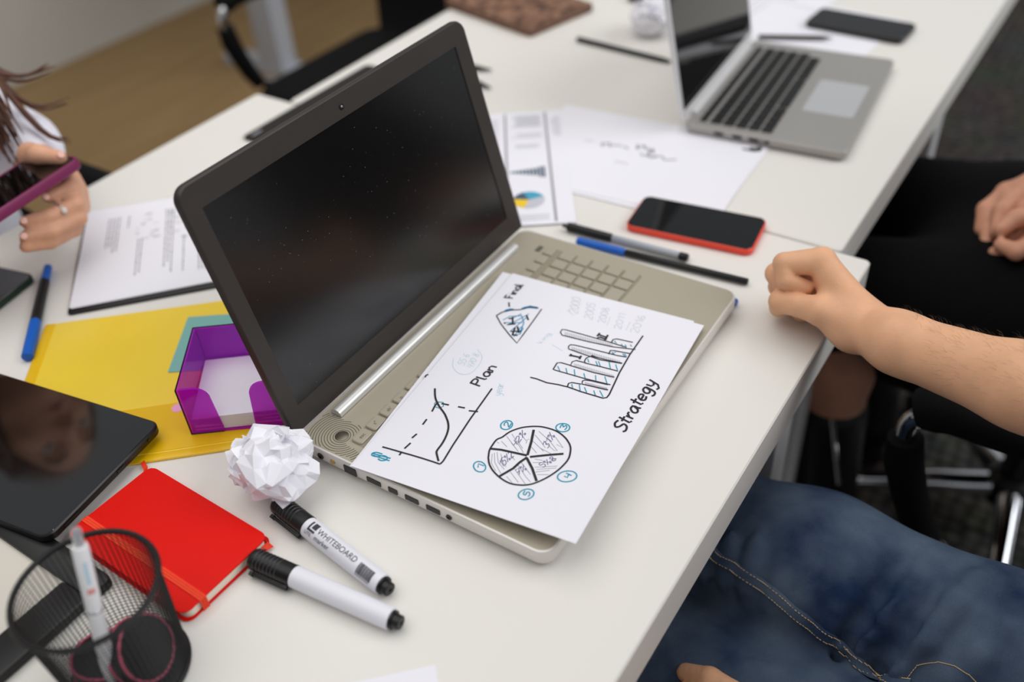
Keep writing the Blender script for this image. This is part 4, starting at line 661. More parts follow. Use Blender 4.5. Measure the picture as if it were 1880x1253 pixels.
# ================================================================== crumpled paper balls
def paper_ball(name, label, c, r, seed, flat_z=.85):
    rnd = random.Random(seed); np.random.seed(seed)
    pts = np.random.normal(size=(330, 3)); pts /= np.linalg.norm(pts, axis=1)[:, None]
    for _ in range(2):                                    # even the points out a little
        for k in range(len(pts)):
            d = pts[k] - pts; l = np.linalg.norm(d, axis=1); m_ = (l < .14) & (l > 0); pts[k] += (d[m_] / l[m_][:, None] * (.14 - l[m_])[:, None]).sum(0) * .4; pts[k] /= np.linalg.norm(pts[k])
    bm = bmesh.new()
    for p in pts: bm.verts.new(p)
    bm.verts.ensure_lookup_table(); bmesh.ops.convex_hull(bm, input=bm.verts[:])
    P = np.array([v.co[:] for v in bm.verts]); n = len(P)
    pl = np.random.normal(size=(22, 3)); pl /= np.linalg.norm(pl, axis=1)[:, None]; off = np.random.uniform(.80, 1.04, 22)
    rad = np.minimum(np.min(off[None] / np.clip(P @ pl.T, .15, None), axis=1), 1.12)
    cs_ = np.random.normal(size=(26, 3)); cs_ /= np.linalg.norm(cs_, axis=1)[:, None]; D = np.sort(P @ cs_.T, axis=1); ridge = D[:, -1] - D[:, -2]
    rad = rad - .17 * np.exp(-ridge * 22) + np.random.normal(0, .050, n)
    Q = P * rad[:, None]; Q += np.random.normal(0, .02, Q.shape); Q[:, 2] *= flat_z; Q = Q * r; Q[:, 2] -= Q[:, 2].min()
    for v, q in zip(bm.verts, Q): v.co = q
    # curled edges sticking out
    me = bpy.data.meshes.new(name); bm.to_mesh(me); bm.free()
    t = thing(name, label, 'paper ball', c, rnd.uniform(0, 6))
    obj('crumple', me, 'paper', t, 8)
    for i in range(14):
        a = rnd.uniform(0, 2 * pi); e = rnd.uniform(-.3, 1.2); u = Vector((cos(a) * cos(e), sin(a) * cos(e), sin(e) * flat_z)); base = u * r * .86 + Vector((0, 0, r * .85))
        w = u.cross(Vector((0, 0, 1))).normalized(); up = u.cross(w); s = rnd.uniform(.16, .3) * r
        w = (w + up * rnd.uniform(-1, 1)).normalized(); up = u.cross(w)
        P4 = [base - w * s * 1.3, base + w * s * 1.2 + up * .2 * s, base + u * s * 1.1 + w * s * .7 + up * .6 * s, base + u * s * .8 - w * s * .5 + up * .1 * s, base + u * s * 1.0 + up * s * .3]
        mbx = MB(); off_ = up * .0004
        mbx.loops([[tuple(p + o) for p in (P4[0], P4[1], P4[2], P4[4], P4[3])] for o in (Vector((0, 0, 0)), off_)])
        obj('paper_flap', mbx, 'paper', t, 0)
    return t
paper_ball('crumpled_paper', 'crumpled white paper ball beside the grey laptop and purple holder', (-.0445, .2470, Z0), .0370, 11, .88)
paper_ball('crumpled_paper', 'crumpled paper ball behind the lid of the silver laptop', (.998, .410, Z0), .036, 5)

# ================================================================== tablet, framed board, red notebook
tb = thing('tablet', 'black tablet with glossy screen at the left, lying over the black frame', 'tablet', (-.121, .3735, Z0 + .0100), radians(9.7))
# local x along the short front edge, local y away
TW, TL = .1425, .246
obj('case', MB().slab(TW, TL, .011, [(0, .002), (.0015, 0), (.0075, 0), (.0088, .0012)], (0, TL / 2), 6), 'plastic_black', tb)
obj('screen_glass', MB().slab(TW - .003, TL - .003, .010, [(.0086, 0), (.0092, .0004)], (0, TL / 2), 6), 'tablet_glass', tb)
obj('button', MB().box((-.045, -.0002, .0045), (.016, .0012, .0018)), 'rubber_black', tb); obj('charging_port', MB().box((.015, -.0001, .0048), (.009, .001, .0028)), 'glass_black', tb); obj('audio_jack', MB().lathe([(.0018, 0), (.0018, .0004), (0, .0004)], 14, TR(.052, -.0001, .0048) @ RX(pi / 2)), 'glass_black', tb)
bd = thing('framed_board', 'light board with wide black frame lying under the tablet', 'board', (-.1845, .2915, Z0))
BX, BY = .315, .345
obj('panel', MB().box((-BX / 2, BY / 2, .0033), (BX - .03, BY - .03, .006)), 'board_panel', bd, 0)
obj('frame_bar', MB().bslab(.0225, BY, .006, .0006, .0098, .001, (-.01125, BY / 2), 4), 'plastic_black', bd)
obj('frame_bar', MB().bslab(BX - .0235, .032, .003, .0006, .0096, .001, (-.0230 - (BX - .0235) / 2, .016), 3), 'plastic_black', bd)
obj('frame_bar', MB().bslab(BX - .0235, .0225, .003, .0006, .0096, .001, (-.0230 - (BX - .0235) / 2, BY - .01125), 3), 'plastic_black', bd)
obj('frame_bar', MB().bslab(.0225, BY - .057, .003, .0006, .0096, .001, (-BX + .01125, .0325 + (BY - .057) / 2), 3), 'plastic_black', bd)

nb = thing('notebook', 'small red notebook with orange elastic band and ribbon', 'notebook', (-.1345, .2845, Z0), radians(-1.2))
NW, NL = .0885, .1475
obj('back_cover', MB().bslab(NW, NL, .008, .0003, .0018, .0004, n=5), 'red_cover', nb)
obj('page_block', MB().slab(NW - .004, NL - .004, .007, [(.0018, 0), (.0112, 0)], (0.001, 0), 5), 'paper_cream', nb)
obj('front_cover', MB().bslab(NW, NL, .008, .0112, .0128, .0004, n=5), 'red_cover', nb)
obj('spine', MB().loops([[(NW / 2 - .003 + .0032 * sin(a), y, .00655 - .0062 * cos(a)) for a in [pi * i / 8 for i in range(9)]] for y in (-NL / 2 + .002, NL / 2 - .002)]), 'red_cover', nb)
eb = MB()
ex = -NW / 2 + .0185
for x0, x1 in ((ex - .0030, ex - .0011), (ex - .0009, ex + .0009), (ex + .0011, ex + .0030)):
    P = [(0.0001, -NL / 2 - .0006), (.0130, -NL / 2 - .0006), (.0136, -NL / 2 + .001), (.0136, NL / 2 - .001), (.0130, NL / 2 + .0006), (.0001, NL / 2 + .0006)]
    Pi = [(0.0001, -NL / 2), (.0128, -NL / 2), (.0128, -NL / 2 + .001), (.0128, NL / 2 - .001), (.0128, NL / 2), (.0001, NL / 2)]
    L = [[(x0, y, z), (x1, y, z), (x1, yi, zi), (x0, yi, zi)] for (z, y), (zi, yi) in zip(P, Pi)]
    eb.loops(L)
obj('elastic_band', eb, 'red_elastic', nb, 0)
rb = MB(); P = [(.036, .070, .0105), (.0385, .0765, .0085), (.043, .084, .004), (.047, .094, .0032)]
rb.loops([[(x - .0022, y, z), (x + .0022, y, z), (x + .0022, y, z + .0004), (x - .0022, y, z + .0004)] for x, y, z in P])
obj('ribbon', rb, 'red_elastic', nb, 0)
obj('ribbon_end', MB().loops([[(.034, -.0735, .0075 + dz), (.042, -.0735, .0075 + dz), (.0432, -.0772, .0020 + dz), (.0375, -.0770, .0042 + dz)] for dz in (0, .0004)]), 'red_elastic', nb, 0)

# ================================================================== whiteboard markers
def marker(label, p, q, roll, printed):
    """p: cap end, q: rear end (centres on the table)"""
    d = Vector((q[0] - p[0], q[1] - p[1], 0)); L = d.length; a = atan2(d.y, d.x)
    t = thing('whiteboard_marker', label, 'marker', (p[0], p[1], Z0 + .0092), a, 'whiteboard markers')
    X = RX(roll) @ RY(pi / 2)          # lathe z -> local x
    cl = .041
    prof = [(.0055, 0), (.0082, .0004), (.0090, .002)]
    for k in range(7): z = .005 + k * .0036; prof += [(.0090, z), (.0086, z + .0005), (.0090, z + .001)]
    prof += [(.0091, cl)]
    cap = obj('cap', MB().lathe(prof + [(.0080, cl)], 26, X), 'plastic_black', t)
    [obj('cap_ring', MB().lathe([(.00898, .0058 + .0036 * k), (.00922, .0060 + .0036 * k), (.00898, .0062 + .0036 * k)], 26, X), 'cap_ring', cap) for k in range(7)]
    clip = MB().bslab(.0040, .036, .0015, .0098, .0124, .0005, (0, .022), 3).box((0, .0385, .0098), (.0038, .003, .004)).box((0, .0055, .0112), (.0046, .003, .0036))
    Xc = RX(roll) @ RX(radians(0)) @ Matrix(((0, 1, 0, 0), (1, 0, 0, 0), (0, 0, -1, 0), (0, 0, 0, 1)))
    obj('clip', clip.__class__().add(clip.v, clip.f, RX(roll) @ RX(radians(112)) @ Matrix(((0, 1, 0, 0), (-1, 0, 0, 0), (0, 0, 1, 0), (0, 0, 0, 1)))), 'plastic_black', cap)
    obj('barrel', MB().lathe([(.0080, cl + .0002), (.0088, cl + .0004), (.0089, cl + .02), (.0087, L - .012), (.0084, L - .0085), (.0078, L - .0082)], 30, X), 'marker_white', t)
    obj('end_plug', MB().lathe([(.0074, L - .0083), (.0074, L - .0062), (.0058, L - .006), (.0056, L - .0006), (.0050, L), (.0016, L), (.0014, L - .0008), (0, L - .0008)], 22, X), 'plastic_black', t)
    if printed:
        def wrap(v, f, name, x0, ang0, m='print_dark'):
            bm = bmesh.new(); vv = [bm.verts.new(p) for p in v]
            for q in f:
                try: bm.faces.new([vv[i] for i in q])
                except ValueError: pass
            bmesh.ops.triangulate(bm, faces=bm.faces)
            for _ in range(3):
                es = [e for e in bm.edges if abs(e.verts[0].co.y - e.verts[1].co.y) > .0012]
                if es: bmesh.ops.subdivide_edges(bm, edges=es, cuts=1); bmesh.ops.triangulate(bm, faces=bm.faces)
            for q in bm.verts:
                an = ang0 + q.co.y / .0089; q.co = (x0 + q.co.x, .00906 * sin(an), .00906 * cos(an))
            me = bpy.data.meshes.new(name); bm.to_mesh(me); bm.free()
            return obj(name, me, m, t, 0)
        def fine(rects, n=5):
            V = []; F = []
            for x, y, w, h in rects:
                k = len(V)
                for i in range(n + 1): V += [(x, y + h * i / n, 0), (x + w, y + h * i / n, 0)]
                for i in range(n): F.append((k + 2 * i, k + 2 * i + 1, k + 2 * i + 3, k + 2 * i + 2))
            return V, F
        ph = PRINT_ANG
        wrap(*text_mesh('WHITEBOARD', .0071), 'printed_word', cl + .0165, ph + .02)
        wrap(*text_mesh('marker', .0060), 'printed_word', cl + .0165, ph - .62)
        wrap(*text_mesh('LITE', .0042), 'printed_word', cl + .0046, ph - .62)
        wrap(*fine([(.0060, -.0005, .0018, .0075), (.0060, -.0018, .0085, .0018), (.0095, .0012, .0052, .0058)]), 'printed_logo', cl, ph)
        rr_ = random.Random(3); x = .071; R_ = []
        while x < .0865:
            w = rr_.choice((.0004, .0007, .0010)); R_.append((x, -.0055, w, .0095)); x += w + rr_.choice((.0004, .0006))
        R_ += [(.071 + .0013 * i, -.0072, .0007, .0010) for i in range(12)]
        wrap(*fine(R_), 'printed_barcode', cl - .004, ph)
    return t
PRINT_ANG = -.42
marker('whiteboard marker with printed lettering and barcode, black cap', (-.0608, .2310), (-.0800, .0935), 0.0, True)
marker('whiteboard marker with plain white barrel, black cap, nearest the edge', (-.1130, .2070), (-.0985, .0680), 0.0, False)

# ================================================================== pens
def pen(name, label, p, q, secs, z, cat='pen', clip=None):
    """secs: (fraction, radius, material, part name) runs along p->q"""
    d = Vector((q[0] - p[0], q[1] - p[1], 0)); L = d.length
    t = thing(name, label, cat, (p[0], p[1], Z0 + z), atan2(d.y, d.x))
    for (f0, f1, r0, r1, m, nm) in secs:
        a, b = f0 * L, f1 * L; e = min(.0012, (b - a) * .2)
        obj(nm, MB().lathe([(r0 * .8, a), (r0, a + e), (r1, b - e), (r1 * .8, b)], 16, RY(pi / 2)), m, t)
    if clip: obj('clip', MB().bslab(clip[1] - clip[0], .0032, .001, clip[2], clip[2] + .0016, .0004, ((clip[0] + clip[1]) / 2, 0), 2, RX(clip[3])), clip[4], t)
    return t
pen('ballpoint_pen', 'black capped pen with clear grey barrel behind the blue-capped pen', (.4270, .2360), (.4350, .0860), [(0, .38, .0052, .0050, 'plastic_black', 'cap'), (.385, .93, .0042, .0042, 'steel_grey', 'barrel'), (.93, 1, .0046, .0044, 'plastic_black', 'end_plug')], .0053, clip=(-.004, .046, .0052, radians(60), 'plastic_black'))
pen('felt_pen', 'blue-capped pen with long black barrel lying behind the grey laptop', (.4065, .2110), (.4250, .0120), [(0, .295, .0049, .0046, 'blue_plastic', 'cap'), (.298, 1, .0040, .0037, 'plastic_black', 'barrel')], .0050)
pen('felt_pen', 'blue and black felt pen at the left between report and tablet', (.0650, .7250), (-.0500, .5995), [(0, .17, .0046, .0050, 'blue_plastic', 'end_plug'), (.173, .63, .0055, .0058, 'plastic_black', 'barrel'), (.633, 1, .0062, .0060, 'blue_plastic', 'cap')], .0064)
pen('stylus', 'thin black stylus lying on the far table', (.9168, .5071), (.9010, .3330), [(0, .9, .0042, .0040, 'plastic_black', 'barrel'), (.902, 1, .0040, .0025, 'rubber_black', 'tip')], .0044)
pen('pencil', 'dark pencil lying on papers behind the silver laptop keyboard', (1.0460, .2500), (1.0900, .1450), [(0, .86, .0034, .0034, 'pencil_wood', 'barrel'), (.861, 1, .0034, .0008, 'pencil_wood', 'tip')], .0052, 'pencil')
pen('felt_pen', 'dark pen tip showing just right of the big laptop lid, upper one', (.735, .700), (.754, .566), [(0, .8, .0045, .0045, 'plastic_black', 'barrel'), (.802, 1, .0042, .0015, 'rubber_black', 'tip')], .0046)
pen('felt_pen', 'dark pen tip showing just right of the big laptop lid, lower one', (.725, .655), (.700, .531), [(0, .8, .0045, .0045, 'plastic_black', 'barrel'), (.802, 1, .0042, .0015, 'rubber_black', 'tip')], .0046)
pen('felt_pen', 'blue pen end poking out past the front corner of the grey laptop', (.3890, .0400), (.3850, .0080), [(0, .55, .0046, .0046, 'blue_plastic', 'cap'), (.553, 1, .0046, .0042, 'blue_plastic', 'tip')], .0050)

# ================================================================== phones, far notebook, black tablet
def phone(label, c, rz, w, l, th, body, z=0, name='phone', r=.010):
    t = thing(name, label, 'phone', (c[0], c[1], Z0 + z), rz)
    obj('body', MB().slab(w, l, r, [(0.0003, .0016), (.0016, 0), (th - .0014, 0), (th - .0002, .0010)], n=6), body, t)
    obj('screen', MB().slab(w - .002, l - .002, r - .001, [(th - .0004, 0), (th + .0002, .0006)], n=6), 'glass_black', t)
    obj('earpiece', MB().bslab(.010, .0016, .0007, th + .0001, th + .00035, .0001, (0, l / 2 - .006), 2), 'rubber_black', t)
    return t
phone('black-faced phone with red sides lying between papers and fist', (.5008, .1071), radians(7.2), .0712, .1490, .0090, 'red_plastic')
phone('black phone with pale lower screen lying near the far table edge', (1.1545, .1225), radians(-3.0), .072, .157, .0085, 'plastic_black', .0016)
bn = thing('brown_notebook', 'brown patterned hardcover notebook on the far table', 'notebook', (.9960, .6750, Z0), radians(-14))
obj('back_cover', MB().bslab(.150, .222, .003, .0003, .0026, .0006, (.0, .0), 3), 'brown_cover', bn)
obj('page_block', MB().box((-.001, 0, .0078), (.146, .218, .0102)), 'brown_pages', bn, 0)
obj('front_cover', MB().bslab(.150, .222, .003, .0130, .0155, .0006, (.0, .0), 3), 'brown_cover', bn)
obj('spine', MB().bslab(.004, .222, .001, .0027, .0129, .0005, (.0735, 0), 2), 'brown_cover', bn)
bt = thing('tablet', 'flat black tablet mostly hidden behind the big laptop screen', 'tablet', (.548, .6480, Z0))
obj('case', MB().bslab(.276, .228, .008, .0003, .0042, .0010, n=5), 'plastic_black', bt); obj('screen_glass', MB().slab(.270, .222, .007, [(.0040, 0), (.0046, .0004)], n=5), 'glass_black', bt)
obj('printed_badge', MB().bslab(.018, .004, .001, .0045, .0049, .0001, (-.119, .102), 2), 'print_grey', bt)
cp = thing('clip_box', 'small black clip at the top edge beside the crumpled paper', 'clip', (1.118, .494, Z0), radians(-85))
obj('body', MB().bslab(.044, .020, .003, .0003, .012, .002, n=3), 'plastic_black', cp); obj('lever', MB().tube([(-.018, 0, .0125), (-.006, .008, .018), (.008, .008, .018), (.018, 0, .0125)], .0012, 6), 'chrome', cp)

# ================================================================== silver laptop on the far table
l2 = thing('laptop', 'small silver laptop open on the far table with black keys', 'laptop', (.7235, .0060, Z0), radians(4.9))
W2, D2 = .304, .213
obj('chassis', MB().slab(W2, D2, .010, [(.002, .006), (.004, .001), (.008, 0), (.0138, 0), (.015, .0012)], (W2 / 2, D2 / 2), 5), 'silver', l2, 30)
obj('keyboard_well', MB().slab(.268, .103, .004, [(.0148, 0), (.0153, 0)], (W2 / 2 - .006, .150), 3), 'silver', l2)
obj('trackpad', MB().slab(.104, .068, .004, [(.0148, 0), (.0153, .0003)], (W2 / 2 - .004, .048), 3), 'trackpad', l2)
obj('hinge_bar', MB().tube([(.03, D2 - .002, .0165), (W2 - .03, D2 - .002, .0165)], .0045, 10), 'silver_light', l2)
for ri in range(6):
    yk = .1925 - .0172 * ri
    if ri < 5:
        for i in range(15): key(.0150, .0145 if ri else .009, .0225 + .01755 * i, yk, 'key_black', l2, .0153)
    else:
        for kx, kw in ((.0225, .015), (.040, .015), (.0575, .015), (.0785, .021), (.140, .092), (.2015, .021), (.2225, .015), (.24, .015), (.2575, .015)): key(kw, .0145, kx, yk, 'key_black', l2, .0153)
for y_, w_ in ((.165, .012), (.14, .012), (.118, .012), (.10, .005)):
    obj('side_port', MB().box((-.0002, y_, .0095), (.0014, w_, .004)), 'plastic_black', l2, 0)
TH2 = radians(11); X2 = TR(0, D2 + .001, .0165) @ RX(-TH2); H2 = .206
lo = obj('lid', MB().loops([[(W2 / 2 + x, y, H2 / 2 + z) for x, z in rr(W2 - 2 * i, H2 - 2 * i, .009 - i, 5)] for y, i in ((.006, .001), (.005, 0), (.001, 0), (0, .001))], X=X2), 'silver_light', l2, 40)
obj('screen', MB().box((W2 / 2, -.0001, H2 / 2 + .004), (W2 - .012, .0012, H2 - .022), X2), 'glass_black', lo, 0)

# ================================================================== mesh pen cup with its contents
CX_, CY_ = -.2275, .2185
cup = thing('pen_cup', 'black wire-mesh pen cup in the front left corner', 'pen cup', (CX_, CY_, Z0))
RT, RB, HC = .0470, .0405, .1000
def rc(z): return RB + (RT - RB) * z / HC
N_ = 76; NZ = 30; wm = MB()
for i in range(N_):
    for sgn in (1,):
        a = 2 * pi * i / N_
        wm.tube([(rc(z) * cos(a), rc(z) * sin(a), z) for z in [.002 + (HC - .002) * k / 6 for k in range(7)]], .00042, 4)
for k in range(NZ):
    z = .004 + (HC - .006) * k / (NZ - 1); r = rc(z); n = 48
    L = [[((r + .00042 * cos(b)) * cos(2 * pi * i / n), (r + .00042 * cos(b)) * sin(2 * pi * i / n), z + .00042 * sin(b)) for b in (0, pi / 2, pi, 3 * pi / 2)] for i in range(n)] 
    kk = len(wm.v); wm.v += [p for l in L for p in l]
    for i in range(n):
        for b in range(4): wm.f.append((kk + i * 4 + b, kk + ((i + 1) % n) * 4 + b, kk + ((i + 1) % n) * 4 + (b + 1) % 4, kk + i * 4 + (b + 1) % 4))
mo = obj('wire_mesh', wm, 'wire_black', cup, 60); mo['kind'] = 'stuff'
def torus(R, r, z, n=48, m=10):
    mb = MB()
    mb.v = [((R + r * cos(2 * pi * j / m)) * cos(2 * pi * i / n), (R + r * cos(2 * pi * j / m)) * sin(2 * pi * i / n), z + r * sin(2 * pi * j / m)) for i in range(n) for j in range(m)]
    mb.f = [(i * m + j, ((i + 1) % n) * m + j, ((i + 1) % n) * m + (j + 1) % m, i * m + (j + 1) % m) for i in range(n) for j in range(m)]; return mb
obj('rim', torus(RT + .0004, .0022, HC), 'wire_black', cup, 180); obj('bottom_ring', torus(RB + .0004, .0020, .0022), 'wire_black', cup, 180)
obj('bottom_plate', MB().lathe([(RB - .001, .0008), (RB - .001, .0018)], 40), 'wire_black', cup)
# ballpoint standing in the cup
pa = Vector((-.2475, .2110, .0065)); pb_ = Vector((-.2130, .2245, .1425)); dv = (pb_ - pa); Lp = dv.length
pn = thing('ballpoint_pen', 'white ballpoint pen standing in the mesh pen cup', 'pen', (pa.x, pa.y, pa.z + Z0)); pn.rotation_mode = 'QUATERNION'; pn.rotation_quaternion = dv.to_track_quat('Z', 'Y')
obj('barrel', MB().lathe([(.0015, .004), (.0046, .016), (.0054, .03), (.0055, Lp * .55), (.0055, Lp - .016), (.0050, Lp - .0135)], 20), 'pen_white', pn)
obj('joint_ring', MB().lathe([(.0056, Lp * .52), (.0058, Lp * .522), (.0058, Lp * .535), (.0056, Lp * .537)], 20), 'pen_silver', pn)
obj('push_button', MB().lathe([(.0034, Lp - .0137), (.0034, Lp - .0015), (.0026, Lp), (0, Lp)], 16), 'pen_silver', pn)
obj('tip', MB().lathe([(.0006, 0), (.0016, .004)], 12), 'pen_silver', pn)
pcm = pn.rotation_quaternion.to_matrix().inverted() @ (CAM - Vector((pa.x, pa.y, pa.z + Z0))); pa_ang = atan2(pcm.y, pcm.x)
def pen_print(nm, z0, z1, hw, m, da=0):
    mb = MB(); V = []; F = []
    for i in range(5):
        a = pa_ang + da - hw + 2 * hw * i / 4; V += [(.00558 * cos(a), .00558 * sin(a), z0), (.00558 * cos(a), .00558 * sin(a), z1)]
    F = [(2 * i, 2 * i + 2, 2 * i + 3, 2 * i + 1) for i in range(4)]; obj(nm, mb.add(V, F), m, pn, 0)
pen_print('printed_stripe', Lp * .70, Lp * .83, .22, 'ink_faint', .1); pen_print('printed_mark', Lp * .645, Lp * .675, .45, 'print_red', .1)
# black and pink rolls at the bottom of the cup
def roll(label, c, tilt, az, R=.024):
    t = thing('tape_roll', label, 'tape', (CX_ + c[0], CY_ + c[1], Z0 + c[2])); t.rotation_euler = (tilt, 0, az)
    obj('core', MB().lathe([(R, -.006), (R, .006)], 30), 'plastic_black', t)
    for z in (-.0062, .0062): obj('pink_rim', torus(R, .0011, z, 36, 6), 'pink_plastic', t, 180)
    return t
roll('black roll with pink rims leaning inside the pen cup', (.008, -.012, .026), radians(62), radians(25), .0235)
roll('lower black roll with pink rims at the bottom of the pen cup', (-.008, .014, .0125), radians(10), radians(80), .0225)
# ================================================================== chairs
def star_base(t, ang0):
    obj('gas_column', MB().lathe([(.026, .12), (.026, .26), (.015, .262), (.015, .40)], 18), 'plastic_black', t)
    obj('hub', MB().lathe([(.036, .075), (.042, .085), (.042, .125), (.030, .14)], 22), 'plastic_black', t)
    for k in range(5):
        a = ang0 + 2 * pi * k / 5; X = RZ(a)
        L = []
        for d, hw, zt, th in ((.035, .021, .128, .045), (.12, .018, .122, .036), (.24, .014, .104, .026), (.295, .012, .094, .022), (.303, .007, .090, .015)):
            L.append([(d, hw * cos(b), zt - th / 2 + th / 2 * sin(b)) for b in [2 * pi * i / 10 for i in range(10)]])
        lg = obj('base_leg', MB().loops(L, X=X), 'chrome', t, 60)
        cs_ = obj('caster', MB().tube([(.29, 0, .092), (.29, 0, .06)], .006, 8, X).box((.29, 0, .050), (.03, .012, .028), X), 'plastic_black', t)
        for s in (-1, 1): obj('caster_wheel', MB().lathe([(.018, -.006), (.026, -.004), (.026, .004), (.018, .006)], 18, X @ TR(.283, s * .014, .0262) @ RX(pi / 2)), 'plastic_black', cs_)
def bend(P, n=5):
    """round the corners of a polyline"""
    P = [Vector(p) for p in P]; Q = [P[0]]
    for a, b, c in zip(P, P[1:], P[2:]):
        d = min((b - a).length, (c - b).length) * .45; p0 = b + (a - b).normalized() * d; p2 = b + (c - b).normalized() * d
        for i in range(n + 1): t = i / n; Q.append(p0 * (1 - t) ** 2 + b * 2 * t * (1 - t) + p2 * t * t)
    Q.append(P[-1]); return Q
def chair(label, loc, rz, ang0, front=.29, seat_d=.46, arms=(-1, 1)):
    t = thing('office_chair', label, 'chair', (loc[0], loc[1], 0), rz)
    star_base(t, ang0)
    obj('seat', MB().slab(.47, seat_d, .07, [(.405, .03), (.415, .006), (.44, 0), (.452, .006), (.458, .03)], (0, .02), 6), 'fabric_black', t, 60)
    L = []
    for z, y, hw in ((.44, -.20, .19), (.50, -.232, .215), (.62, -.245, .22), (.78, -.262, .215), (.90, -.285, .20), (.955, -.298, .17)):
        L.append([(x, y + dy, z) for x, dy in [(-hw, 0), (-hw * .5, -.018), (hw * .5, -.018), (hw, 0), (hw, .028), (hw * .5, .010), (-hw * .5, .010), (-hw, .028)]])
    obj('backrest', MB().loops(L), 'fabric_black', t, 60)
    for s in arms:
        x = .27 * s
        P = bend([(.16 * s, .03, .40), (x, .06, .405), (x, front - .055, .430), (x, front, .56), (x, front + .004, .628), (x, front - .05, .648), (x, -.10, .648), (x, -.235, .63), (.205 * s, -.25, .60)])
        fr_ = obj('arm_frame', MB().tube(P, .0115, 12), 'chrome', t, 60)
        pp = bend([(x, front - .004, .638), (x, front - .030, .652), (x, -.02, .650), (x, -.18, .638)]); obj('arm_pad', MB().tube(pp, [.022] + [.0265] * (len(pp) - 2) + [.022], 14), 'fabric_black', fr_, 60)
        obj('post_sleeve', MB().tube([(x, front - .018, .515), (x, front - .004, .555), (x, front + .0015, .592)], [.0200, .0215, .0190], 14), 'fabric_black', fr_, 60)
        obj('lower_sleeve', MB().tube([(x, front - .055, .440), (x, front - .035, .475), (x, front - .018, .515)], [.0170, .0195, .0200], 14), 'fabric_black', fr_, 60)
    return t
chair('black office chair with chrome and black arms under the person in jeans', (.172, -.470), 0, radians(20))
chair('black office chair with chrome star base under the person in black', (.94, -.315), radians(-4), radians(46), arms=())
chair('black office chair standing sideways behind the far table', (1.20, 1.165), radians(90), radians(10), .235)
chair('black office chair of the person holding the purple phone', (.04, 1.20), radians(180), radians(30))

# ================================================================== people
def face(head, d=1):
    """head = (cx, cy, cz) centre; d = +1 looks along +y, -1 along -y. skull about .15 x .19 x .23"""
    x, y, z = head; f = lambda a, b, c: (x + a, y + d * b, z + c)
    P = [ell(f(0, -.012, .022), (.074, .092, .096), .01), ell(f(0, .025, -.035), (.058, .066, .075), .03), cone(f(0, .062, -.098), f(0, .055, -.085), .022, .028, .03),
         cone(f(-.045, .02, -.075), f(0, .055, -.095), .022, .02, .03), cone(f(.045, .02, -.075), f(0, .055, -.095), .022, .02, .03),
         ell(f(-.036, .058, -.03), (.022, .02, .02), .02), ell(f(.036, .058, -.03), (.022, .02, .02), .02),
         cone(f(-.03, .074, .024), f(.03, .074, .024), .009, .009, .015),
         ell(f(-.031, .086, .003), (.0165, .014, .0105), .010, True), ell(f(.031, .086, .003), (.0165, .014, .0105), .010, True),
         cone(f(0, .082, .008), f(0, .101, -.032), .0075, .0105, .010), ell(f(-.011, .088, -.036), (.008, .009, .007), .006), ell(f(.011, .088, -.036), (.008, .009, .007), .006),
         ell(f(0, .083, -.062), (.022, .010, .006), .006), ell(f(0, .081, -.072), (.019, .010, .0065), .006)]
    for s in (-1, 1): P += [ell(f(.074 * s, -.012, -.01), (.009, .018, .030), .006)]
    return P
def face_parts(par, head, d, org, lips='lips'):
    x, y, z = head
    for s in (-1, 1):
        e = obj('eye', MB().lathe([(.0105 * sin(a), .0105 * cos(a)) for a in [pi * i / 10 for i in range(11)]], 16, TR(x + .031 * s - org[0], y + d * .069 - org[1], z + .003 - org[2])), 'eye_white', par, 180)
        obj('iris', MB().lathe([(.0052, 0), (.004, .0012), (0, .0016)], 14, TR(x + .031 * s - org[0], y + d * .0788 - org[1], z - .001 - org[2]) @ RX(-d * pi / 2)), 'eye_dark', e)
        obj('eyebrow', MB().tube([(x + s * .014 - org[0], y + d * .0855 - org[1], z + .026 - org[2]), (x + s * .032 - org[0], y + d * .084 - org[1], z + .030 - org[2]), (x + s * .048 - org[0], y + d * .072 - org[1], z + .025 - org[2])], [.0028, .0034, .0016], 8), 'hair_dark', par)
    obj('mouth', MB().tube([(x - .021 - org[0], y + d * .0845 - org[1], z - .067 - org[2]), (x - org[0], y + d * .0935 - org[1], z - .066 - org[2]), (x + .021 - org[0], y + d * .0845 - org[1], z - .067 - org[2])], [.002, .0058, .002], 8), lips, par)
def proj_surf(prims, p):
    p = np.array(p, float)
    for _ in range(14):
        F = fval(prims, p); e = 1e-4
        g = np.array([fval(prims, p + e * np.eye(3)[i]) - fval(prims, p - e * np.eye(3)[i]) for i in range(3)]) / (2 * e)
        n = g / (np.linalg.norm(g) + 1e-9); p = p - n * F
    return p, n

# ---------------------------------------------------------------- person in jeans
OM = (.15, -.55, -Z0)
man = thing('person', 'person in blue jeans resting a fist on the table edge', 'person', (.15, -.55, 0))
Wr = (.374, -.119, .034)
arm_r = [cone((.335, -.68, .275), (.292, -.385, .078), .054, .043, .02), cone((.292, -.385, .080), (.321, -.263, .0635), .038, .0325, .02), cone((.321, -.263, .0635), (.352, -.157, .0445), .0325, .0260, .02),
         cone((.352, -.157, .043), Wr, .0272, .0240, .015), cone((.303, -.33, .068), (.347, -.18, .041), .030, .018, .02)]
MC = [(.398, -.066, .0745), (.409, -.064, .056), (.414, -.069, .037), (.412, -.079, .0195)]
hand_r = [cone(Wr, MC[0], .0215, .0135, .010), cone(Wr, MC[1], .0215, .0145, .010), cone(Wr, MC[2], .0205, .0145, .010), cone(Wr, MC[3], .0190, .0135, .010),
          cone((.366, -.112, .036), (.363, -.082, .044), .0185, .0150, .012), cone((.366, -.112, .030), (.385, -.085, .022), .018, .014, .012)]
